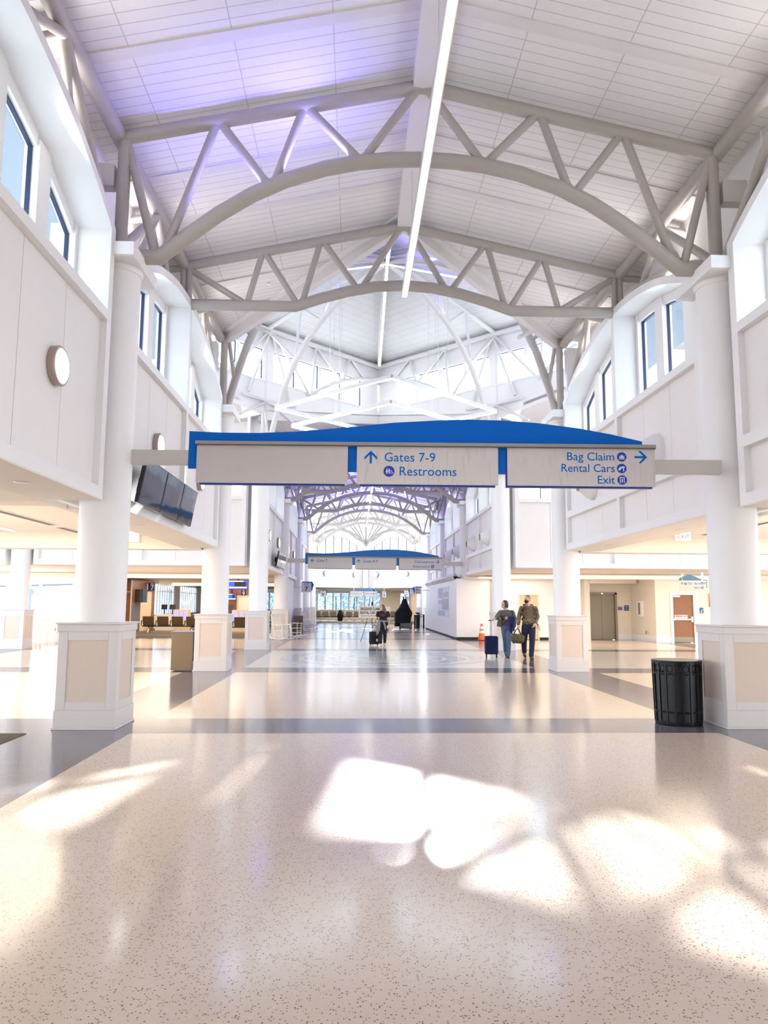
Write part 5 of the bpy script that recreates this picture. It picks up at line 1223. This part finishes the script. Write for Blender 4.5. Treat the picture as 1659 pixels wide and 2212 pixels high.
# ------------------------------------------------------------------ outside the windows
t = thing('street_lamp', 'blue lamp post outside the left lounge window', 'street lamp', (-20.3, 46, -.05)); b = MB(); b.tube([(0, 0, 0), (0, 0, 2.2)], .09, 10); b.build('post', M['bluelampm'], t); b = MB(); b.lathe([(.22, 2.2), (.26, 2.35), (.18, 2.55), (.02, 2.72)], n=14); b.build('lantern', M['bluelampm'], t)
t = thing('annex_building', 'pale blue building with a sloping roof outside the left lounge window', 'building', (-26, 62, -.05)); b = MB(t); b.box(-34, -15.5, 60, 64, -.05, 2.75); b.build('wall', M['outwall'], t, smooth=0); b = MB(t); b.prism([(-34, 59.8, 2.75), (-15.2, 59.8, 3.4), (-15.2, 59.8, 3.5), (-34, 59.8, 2.9)], (0, 4.5, 0)); b.build('roof', M['outwall'], t, smooth=0)
def make_tree(label, loc, s, seed):
    rnd = random.Random(seed)
    t = thing('tree', label, 'tree', loc, 0, 'trees beyond the far windows', s)
    b = MB(); b.tube([(0, 0, 0), (.05, 0, 1.2), (-.05, .1, 2.6)], [.16, .12, .08], 8); b.build('trunk', M['bark'], t)
    b = MB()
    for i in range(3200):
        a, z = rnd.uniform(0, 2*PI), rnd.uniform(.15, 4.4); rr = 1.55*math.sin(PI*min(1, (z+.7)/5.4))*math.sqrt(rnd.random())
        c = Vector((rr*math.cos(a), rr*math.sin(a), z)); u = Vector((rnd.uniform(-1, 1), rnd.uniform(-1, 1), rnd.uniform(-1, 1))).normalized(); v = u.orthogonal().normalized(); l = rnd.uniform(.05, .12)
        b.add([c-u*l, c+v*l*.5, c+u*l, c-v*l*.5], [(0, 1, 2, 3)])
    b.build('foliage', M['leaf'], t, smooth=0); return t
tz = [make_tree('bluish leafy tree beyond the far windows', (-15.5, 90, -.05), 1.0, 3), make_tree('bluish leafy tree beyond the far windows', (-13.4, 91.5, -.05), 1.12, 5)]
for i in range(2, 12):
    dup(tz[i % 2], (-15.5+2.05*i+random.uniform(-.3, .3), 90+random.uniform(-1.5, 3), -.05), i*1.3)
# ------------------------------------------------------------------ people
def skin_over(mb, name, m, parent, voxel=.008, it=4):
    # closed pieces fused into one continuous surface
    me = mb.mesh('tmp', m, 0); o = bpy.data.objects.new('tmp', me); COL.objects.link(o)
    r = o.modifiers.new('r', 'REMESH'); r.mode = 'VOXEL'; r.voxel_size = voxel
    s_ = o.modifiers.new('s', 'SMOOTH'); s_.factor = .5; s_.iterations = it
    dg = bpy.context.evaluated_depsgraph_get(); dg.update()
    nm = bpy.data.meshes.new_from_object(o.evaluated_get(dg)); nm.name = name
    bpy.data.objects.remove(o); bpy.data.meshes.remove(me)
    nm.materials.clear(); nm.materials.append(m)
    nm.polygons.foreach_set('use_smooth', [True]*len(nm.polygons)); nm.polygons.foreach_set('material_index', [0]*len(nm.polygons))
    q = bpy.data.objects.new(name, nm); COL.objects.link(q); q.parent = parent
    return q
def V(*a): return Vector(a)
def hand(b, w, d, thumb, palm, curl=.9):
    # wrist w, hand direction d, thumb side, palm-facing direction
    d = Vector(d).normalized(); th = Vector(thumb); th = (th-d*th.dot(d)).normalized(); pn = d.cross(th).normalized()
    if pn.dot(Vector(palm)) < 0: pn = -pn
    w = Vector(w)
    b.limb([w, w+d*.045+th*.006, w+d*.085], [.025, .029, .026], 10)
    b.limb([w+d*.05+th*.022, w+d*.085+th*.022], [.020, .016], 8); b.limb([w+d*.05-th*.022, w+d*.082-th*.024], [.020, .015], 8)
    for k, (off, L) in enumerate(((.030, .072), (.010, .082), (-.011, .076), (-.030, .058))):
        p0 = w+d*.085+th*off; pts = [p0]; dirv = d.copy(); 
        for j, fr in enumerate((.45, .32, .23)):
            a = curl*(.45+.25*j); dirv = (dirv*math.cos(a)+pn*math.sin(a)).normalized(); pts.append(pts[-1]+dirv*L*fr)
        b.limb(pts, [.0098, .0092, .0086, .0075], 8)
    t0 = w+d*.03+th*.028
    b.limb([t0, t0+d*.028+th*.022+pn*.012, t0+d*.052+th*.026+pn*.026, t0+d*.07+th*.018+pn*.036], [.015, .0115, .0105, .009], 8)
def head(b, c, f, s=1.0):
    c, f = Vector(c), Vector(f).normalized(); sd = f.cross(V(0, 0, 1)); R = Matrix((sd, f, V(0, 0, 1))).transposed()
    b.ell(c+V(0, 0, .02), (.074*s, .092*s, .100*s), R=R); b.ell(c+f*.022*s-V(0, 0, .055*s), (.056*s, .066*s, .062*s), R=R)
    b.ell(c+f*.096*s-V(0, 0, .014*s), (.012*s, .018*s, .022*s), 10, 6, R); b.ell(c+f*.082*s+V(0, 0, .022*s), (.045*s, .014*s, .012*s), 10, 6, R)
    b.ell(c+f*.078*s-V(0, 0, .062*s), (.024*s, .012*s, .010*s), 10, 6, R)
    for k in (-1, 1): b.ell(c+sd*.076*s*k-f*.005-V(0, 0, .008), (.009*s, .018*s, .028*s), 10, 6, R)
    return R, sd
def person(label, loc, k, J, skinm, group=None):
    t = thing('person', label, 'person', loc, 0, group, k)
    b = MB(); J = {n: Vector(v) for n, v in J.items()}
    R, sd = head(b, J['head'], J['face'])
    b.limb([J['head']-V(0, 0, .07), J['neck'], J['neck']-V(0, 0, .06)], [.052, .056, .07])
    b.ell(J['chest'], (.165, .10, .19)); b.ell(J['waist'], (.14, .095, .16)); b.ell(J['hips'], (.16, .105, .13))
    for q in 'AB':
        b.limb([J['sh'+q], J['el'+q], J['wr'+q]], [.052, .040, .027])
        b.limb([(J['sh'+q]+J['chest'])/2, J['sh'+q]], [.07, .052])
        b.limb([J['hip'+q], J['kn'+q], J['an'+q]], [.082, .056, .036]); b.limb([J['an'+q]-V(0, 0, .02), J['to'+q]], [.036, .026])
    for q in 'AB': hand(b, J['wr'+q], J['hd'+q], J['th'+q], J['pa'+q], .75)
    skin_over(b, 'body', skinm, t, .0065, 2)
    f = J['face'].normalized()
    for s_ in (-1, 1):
        e = MB(); e.ell(J['head']+f*.084+sd*.03*s_+V(0, 0, .006), (.011, .006, .006), 10, 6, R); e.build('eye', M['eye'], t)
    return t, J, R, sd
def mask(t, J, R, m):
    f = J['face'].normalized(); b = MB(); c = J['head']
    b.ell(c+f*.040-V(0, 0, .052), (.064, .068, .055), R=R); b.ell(c+f*.085-V(0, 0, .03), (.028, .03, .035), R=R)
    skin_over(b, 'face_mask', m, t, .007, 3)
def shoes(t, J, m, w=.043):
    for q in 'AB':
        a, o = J['an'+q], J['to'+q]; b = MB(); d = (o-a); d.z = 0
        heel = a - d.normalized()*.03; heel.z = a.z-.045
        b.limb([heel, (a+o)/2-V(0, 0, .02), o], [w, w, w*.85]); b.limb([a, a-V(0, 0, .03)], [.05, .05])
        skin_over(b, 'shoe', m, t, .009, 3)
def trousers(t, J, m, r=(.105, .078, .062), low=.03):
    b = MB(); b.ell(J['hips'], (.182, .125, .12))
    for q in 'AB': b.limb([J['hip'+q], J['kn'+q], J['an'+q]+V(0, 0, low)], r)
    skin_over(b, 'trousers', m, t, .010, 3)
def top(t, J, m, name, ch=(.18, .118, .2), wa=(.16, .115, .18), hp=None, sleeve=1.0, sr=(.072, .058, .045), extra=None):
    b = MB(); b.ell(J['chest'], ch); b.ell(J['waist'], wa)
    if hp: b.ell(J['hips']+V(0, 0, .06), hp)
    for q in 'AB':
        b.limb([J['chest']+V(0, 0, .12), J['sh'+q]-V(0, 0, .03)], [.085, sr[0]*.8])
        if sleeve < 1: b.limb([J['sh'+q]-V(0, 0, .025), J['sh'+q].lerp(J['el'+q], sleeve)], [sr[0], sr[1]])
        else: b.limb([J['sh'+q]-V(0, 0, .025), J['el'+q], J['el'+q].lerp(J['wr'+q], sleeve-1)], sr)
    if extra: extra(b)
    return skin_over(b, name, m, t, .010, 3)

# man in camouflage carrying a duffel
t, J, R, sd = person('person in camouflage hooded top and dark jeans, carrying an olive duffel bag', (4.49, 23.72, 0), 1.10, dict(
    head=(-.03, -.02, 1.675), face=(-.82, -.57, 0), neck=(-.01, 0, 1.53), chest=(0, 0, 1.32), waist=(-.01, 0, 1.12), hips=(-.01, 0, .95),
    shA=(-.195, 0, 1.44), elA=(-.27, .03, 1.19), wrA=(-.315, -.05, .965), hdA=(-.1, -.1, -1), thA=(.3, -1, 0), paA=(1, 0, 0),
    shB=(.195, 0, 1.44), elB=(.265, .06, 1.19), wrB=(.15, -.13, 1.0), hdB=(-.45, -.4, -.8), thB=(-.3, -1, .2), paB=(-1, .3, 0),
    hipA=(-.095, 0, .92), knA=(-.125, .10, .50), anA=(-.05, .40, .155), toA=(-.06, .25, .04),
    hipB=(.09, 0, .92), knB=(.07, -.09, .51), anB=(.02, -.16, .085), toB=(.02, -.33, .04)), M['skin'])
def hood(b):
    b.limb([J['neck']+V(-.09, -.03, -.04), J['neck']+V(-.02, .085, .015), J['neck']+V(.09, .0, -.035)], [.045, .06, .045])
    b.limb([J['chest']+V(-.10, -.10, -.27), J['chest']+V(.10, -.10, -.27)], [.06, .06])
shoes(t, J, M['shoe'], .047); trousers(t, J, M['jeansd'], (.112, .085, .070)); top(t, J, M['camo'], 'hooded_top', (.20, .135, .20), (.185, .135, .18), (.185, .13, .09), 1.9, (.08, .068, .05), hood)
mask(t, J, R, M['maskb'])
b = MB(); b.ell(J['head']+V(.012, .012, .05), (.079, .090, .082), R=R); b.ell(J['head']+V(.035, .03, .0), (.062, .062, .075), R=R); skin_over(b, 'hair', M['hairg'], t, .008, 2)
for x in (-.02, .015): b = MB(); b.tube([(x, -.128, 1.46), (x-.005, -.145, 1.36), (x, -.145, 1.30)], .005, 6); b.build('drawstring', M['brownink'], t)
t = thing('backpack', 'dark backpack worn by the person in camouflage', 'backpack', (4.49, 23.72, 0), 0, None, 1.10)
b = MB(); b.ell((.02, .24, 1.27), (.155, .12, .25)); b.ell((.02, .30, 1.2), (.13, .1, .15)); skin_over(b, 'pack', M['camo'], t, .012, 3)
for sg in (-1, 1):
    b = MB(); b.bar((sg*.13, -.135, 1.43), (sg*.15, -.155, 1.22), .05, .02, (0, -1, 0)); b.bar((sg*.15, -.155, 1.23), (sg*.20, .0, 1.10), .04, .02, (sg, -1, 0)); b.bar((sg*.12, .10, 1.54), (sg*.13, -.135, 1.42), .05, .02, (0, -.3, 1)); b.build('strap', M['hairb'], t, smooth=0)
for k in range(3): b = MB(); b.tube([(.22, .1, 1.1-.03*k), (.27+.02*k, .1, .95), (.25+.05*k, .08, .84-.03*k)], .007, 6); b.build('webbing_tail', M['brownink'], t)
t = thing('duffel_bag', 'olive canvas duffel bag hanging from the hand of the person in camouflage', 'bag', (4.49, 23.72, 0), 0, None, 1.10)
b = MB(); Rd = Matrix.Rotation(.12, 3, 'Y')
b.tube([(-.53, -.08, .58), (-.50, -.08, .585), (-.40, -.08, .58), (-.28, -.08, .57), (-.20, -.08, .56), (-.17, -.08, .555)], [.09, .125, .135, .135, .122, .09], 24); b.build('bag_body', M['olive'], t)
for y in (-.13, -.03): b = MB(); b.tube([(-.45, y, .70), (-.40, y*.9, .80), (-.35, -.075, .862), (-.30, y*.9, .80), (-.25, y, .69)], .011, 8); b.build('handle', M['shoe'], t)
for x in (-.46, -.24): b = MB(); b.tube([(x, -.08+.138*math.cos(a), .576+.138*math.sin(a)) for a in [2*PI*i/20 for i in range(21)]], .012, 6); b.build('strap', M['shoe'], t)

# woman with the navy suitcase
t, J, R, sd = person('person with short brown hair and grey mask, pulling a navy suitcase', (3.95, 24.44, 0), 1.093, dict(
    head=(-.07, -.02, 1.54), face=(-.86, -.5, 0), neck=(-.04, 0, 1.40), chest=(-.02, 0, 1.20), waist=(-.01, 0, 1.02), hips=(0, 0, .88),
    shA=(-.185, 0, 1.33), elA=(-.31, -.06, 1.16), wrA=(-.42, -.17, 1.115), hdA=(-.6, -.5, -.25), thA=(.3, -.6, .4), paA=(0, 0, -1),
    shB=(.155, 0, 1.33), elB=(.215, -.02, 1.12), wrB=(.05, -.2, 1.135), hdB=(-.9, -.3, .1), thB=(0, 0, 1), paB=(0, 1, 0),
    hipA=(-.08, 0, .86), knA=(-.03, .12, .47), anA=(.02, .36, .14), toA=(.01, .22, .035),
    hipB=(.075, 0, .86), knB=(.02, -.09, .47), anB=(.0, -.11, .08), toB=(-.03, -.27, .035)), M['skin'])
shoes(t, J, M['shoe']); trousers(t, J, M['jeans'], (.108, .078, .066)); top(t, J, M['sweater'], 'sweater', (.19, .13, .19), (.175, .13, .19), (.17, .125, .08), 1.15, (.078, .072, .062))
mask(t, J, R, M['maskg'])
b = MB(); hc = J['head']; b.ell(hc+V(.018, .012, .045), (.090, .098, .090), R=R); b.ell(hc+V(.06, .03, -.02), (.07, .06, .10), R=R); b.ell(hc+V(.03, -.065, -.01), (.035, .04, .085), R=R); b.ell(hc+V(-.02, .075, -.0), (.05, .03, .08), R=R); skin_over(b, 'hair', M['hairb'], t, .008, 2)
t = thing('jacket', 'dark blue jacket draped over the forearm of the person with the navy suitcase', 'jacket', (3.95, 24.44, 0), 0, None, 1.093)
b = MB()
for x0, y0, x1, z1, r in ((.03, -.22, .02, .80, .055), (.09, -.17, .09, .74, .06), (.15, -.12, .16, .80, .065), (.20, -.05, .22, .90, .055), (.12, -.24, .14, .88, .045)):
    b.limb([(x0, y0, 1.15), (x0+.01, y0-.02, 1.0), (x1, y0, z1)], [.075, r, r*.6])
skin_over(b, 'cloth', M['jacket'], t, .010, 2)
t = thing('handbag', 'dark green handbag at the hip of the person with the navy suitcase', 'bag', (3.95, 24.44, 0), 0, None, 1.093)
b = MB(); b.prism([(-.33, -.16, .91), (-.19, -.16, .88), (-.175, -.16, 1.11), (-.28, -.16, 1.14)], (0, .10, 0)); b.build('bag_body', M['handbag'], t, smooth=0, bevel=.02)
b = MB(); b.tube([(-.27, -.13, 1.12), (-.22, -.15, 1.2), (-.12, -.16, 1.19), (.0, -.18, 1.17)], .008, 8); b.build('strap', M['hairb'], t)
t = thing('suitcase', 'navy hard shell suitcase on four wheels pulled by the person with short brown hair', 'suitcase', (3.42, 24.38, 0), -.12)
b = MB(); b.box(-.215, .215, -.13, .13, .10, .68); b.build('shell', M['suitcase'], t, smooth=0, bevel=.045)
for x in (-.13, -.045, .045, .13): b = MB(); b.box(x-.008, x+.008, -.137, -.128, .17, .62); b.build('shell_rib', M['suitcase'], t, smooth=0)
for x in (-.16, .16):
    for y in (-.09, .09):
        b = MB(); b.box(x-.02, x+.02, y-.03, y+.03, .06, .12); w_ = b.build('wheel_fork', M['blackm'], t, smooth=0); b = MB(); b.lathe([(.032, -.018), (.034, 0), (.032, .018)], c=(x, y, .034), axis='x', n=16); b.build('wheel', M['black'], w_)
b = MB(); b.tube([(-.065, .08, .66), (-.065, .08, 1.16)], .010, 8); b.build('pull_rod', M['chrome'], t); b = MB(); b.tube([(.065, .08, .66), (.065, .08, 1.16)], .010, 8); b.build('pull_rod', M['chrome'], t)
b = MB(); b.tube([(-.085, .08, 1.17), (.085, .08, 1.17)], .017, 10); b.build('pull_handle', M['blackm'], t)
b = MB(); b.tube([(-.08, 0, .68), (-.05, 0, .705), (.02, 0, .705), (.05, 0, .68)], .011, 8); b.build('carry_handle', M['alu'], t)

# woman in a black tee with a carry-on
t, J, R, sd = person('person in black printed tee, grey sweater tied at the waist, with carry-on', (.17, 30.86, 0), 1.03, dict(
    head=(-.03, -.02, 1.485), face=(-.80, -.6, 0), neck=(.0, 0, 1.35), chest=(.02, 0, 1.19), waist=(.02, 0, 1.0), hips=(.02, 0, .86),
    shA=(-.165, 0, 1.31), elA=(-.235, .03, 1.07), wrA=(-.335, .10, .86), hdA=(-.35, .2, -.9), thA=(.6, -1, 0), paA=(1, 0, 0),
    shB=(.20, 0, 1.31), elB=(.255, .02, 1.06), wrB=(.235, -.05, .84), hdB=(-.1, -.2, -1), thB=(-.5, -1, 0), paB=(-1, 0, 0),
    hipA=(-.07, 0, .85), knA=(-.075, -.07, .46), anA=(-.075, -.12, .08), toA=(-.09, -.28, .035),
    hipB=(.10, 0, .85), knB=(.095, .0, .47), anB=(.09, .14, .10), toB=(.095, -.02, .035)), M['skin'])
shoes(t, J, M['sneaker']); trousers(t, J, M['pants'], (.11, .075, .055)); top(t, J, M['tee'], 'tee_shirt', (.185, .125, .19), (.165, .12, .17), None, .5, (.075, .075, .06))
b = MB()
for px_, pz_, w_, h_ in ((-.07, 1.21, .028, .02), (-.02, 1.225, .022, .03), (.03, 1.20, .02, .035), (.075, 1.215, .03, .018), (.12, 1.19, .016, .012), (-.045, 1.17, .03, .010), (.04, 1.165, .045, .009)): b.ell((px_, -.124+.9*abs(px_-.02)**2, pz_), (w_, .006, h_), 10, 6)
b.build('shirt_print', M['teeprint'], t)
mask(t, J, R, M['maskp'])
b = MB(); hc = J['head']; b.ell(hc+V(.02, .015, .045), (.088, .098, .088), R=R); b.limb([hc+V(.06, .02, .03), hc+V(.095, .0, -.08), hc+V(.12, -.03, -.20)], [.06, .07, .05]); b.limb([hc+V(.03, .09, .0), hc+V(.02, .1, -.15)], [.05, .05]); b.limb([hc+V(.045, -.05, .03), hc+V(.05, -.085, -.12)], [.035, .035]); skin_over(b, 'hair', M['hairl'], t, .008, 2)
b = MB()
b.limb([(.02+.185*math.cos(a), .135*math.sin(a), .965+.01*math.sin(2*a)) for a in [2*PI*i/14 for i in range(15)]], [.035]*15, 8)
b.limb([(-.15, -.05, .96), (-.22, -.08, .75), (-.22, -.08, .42)], [.05, .06, .02], 8); b.limb([(-.12, -.1, .95), (-.14, -.12, .7), (-.18, -.1, .5)], [.05, .045, .03], 8)
b.limb([(.03, -.15, .96), (.08, -.165, .80), (.10, -.16, .67)], [.04, .035, .03], 8); b.limb([(.2, -.0, .95), (.23, .03, .75), (.21, .05, .52)], [.045, .05, .02], 8)
skin_over(b, 'tied_sweater', M['greyknit'], t, .009, 3)
t = thing('mobile_phone', 'pale phone in the lowered hand of the person in the black tee', 'phone', (.38, 30.72, .76)); b = MB(); b.box(-.04, .04, -.01, .01, -.06, .06); b.build('case', M['sneaker'], t, smooth=0, bevel=.005)
t = thing('carry_on', 'black soft carry-on suitcase trailing beside the person in the black tee', 'suitcase', (-.16, 31.18, 0), .15)
b = MB(); b.box(-.2, .2, -.13, .13, .05, .56); b.build('case', M['blackm'], t, smooth=0, bevel=.04)
b = MB(); b.box(-.15, .15, -.155, -.13, .10, .45); b.build('front_pocket', M['tee'], t, smooth=0, bevel=.02)
b = MB(); b.box(.06, .12, -.16, -.155, .17, .27); b.build('luggage_tag', M['iconw'], t, smooth=0)
for x in (-.15, .15): b = MB(); b.lathe([(.035, -.02), (.035, .02)], c=(x, .08, .035), axis='x', n=14); b.build('wheel', M['dgrey'], t)
for x in (-.06, .06): b = MB(); b.tube([(x, .09, .55), (x, .06, .82)], .009, 8); b.build('pull_rod', M['dgrey'], t)
b = MB(); b.tube([(-.08, .06, .825), (.08, .06, .825)], .016, 8); b.build('pull_handle', M['blackm'], t)
t = thing('pouch', 'small white bag resting on top of the black carry-on', 'bag', (-.17, 31.12, .565)); b = MB(); b.ell((0, 0, .075), (.10, .06, .075)); b.build('pouch_body', M['iconw'], t); b = MB(); b.tube([(-.06, 0, .13), (-.03, 0, .19), (.03, 0, .19), (.06, 0, .13)], .007, 6); b.build('handle', M['shoe'], t)
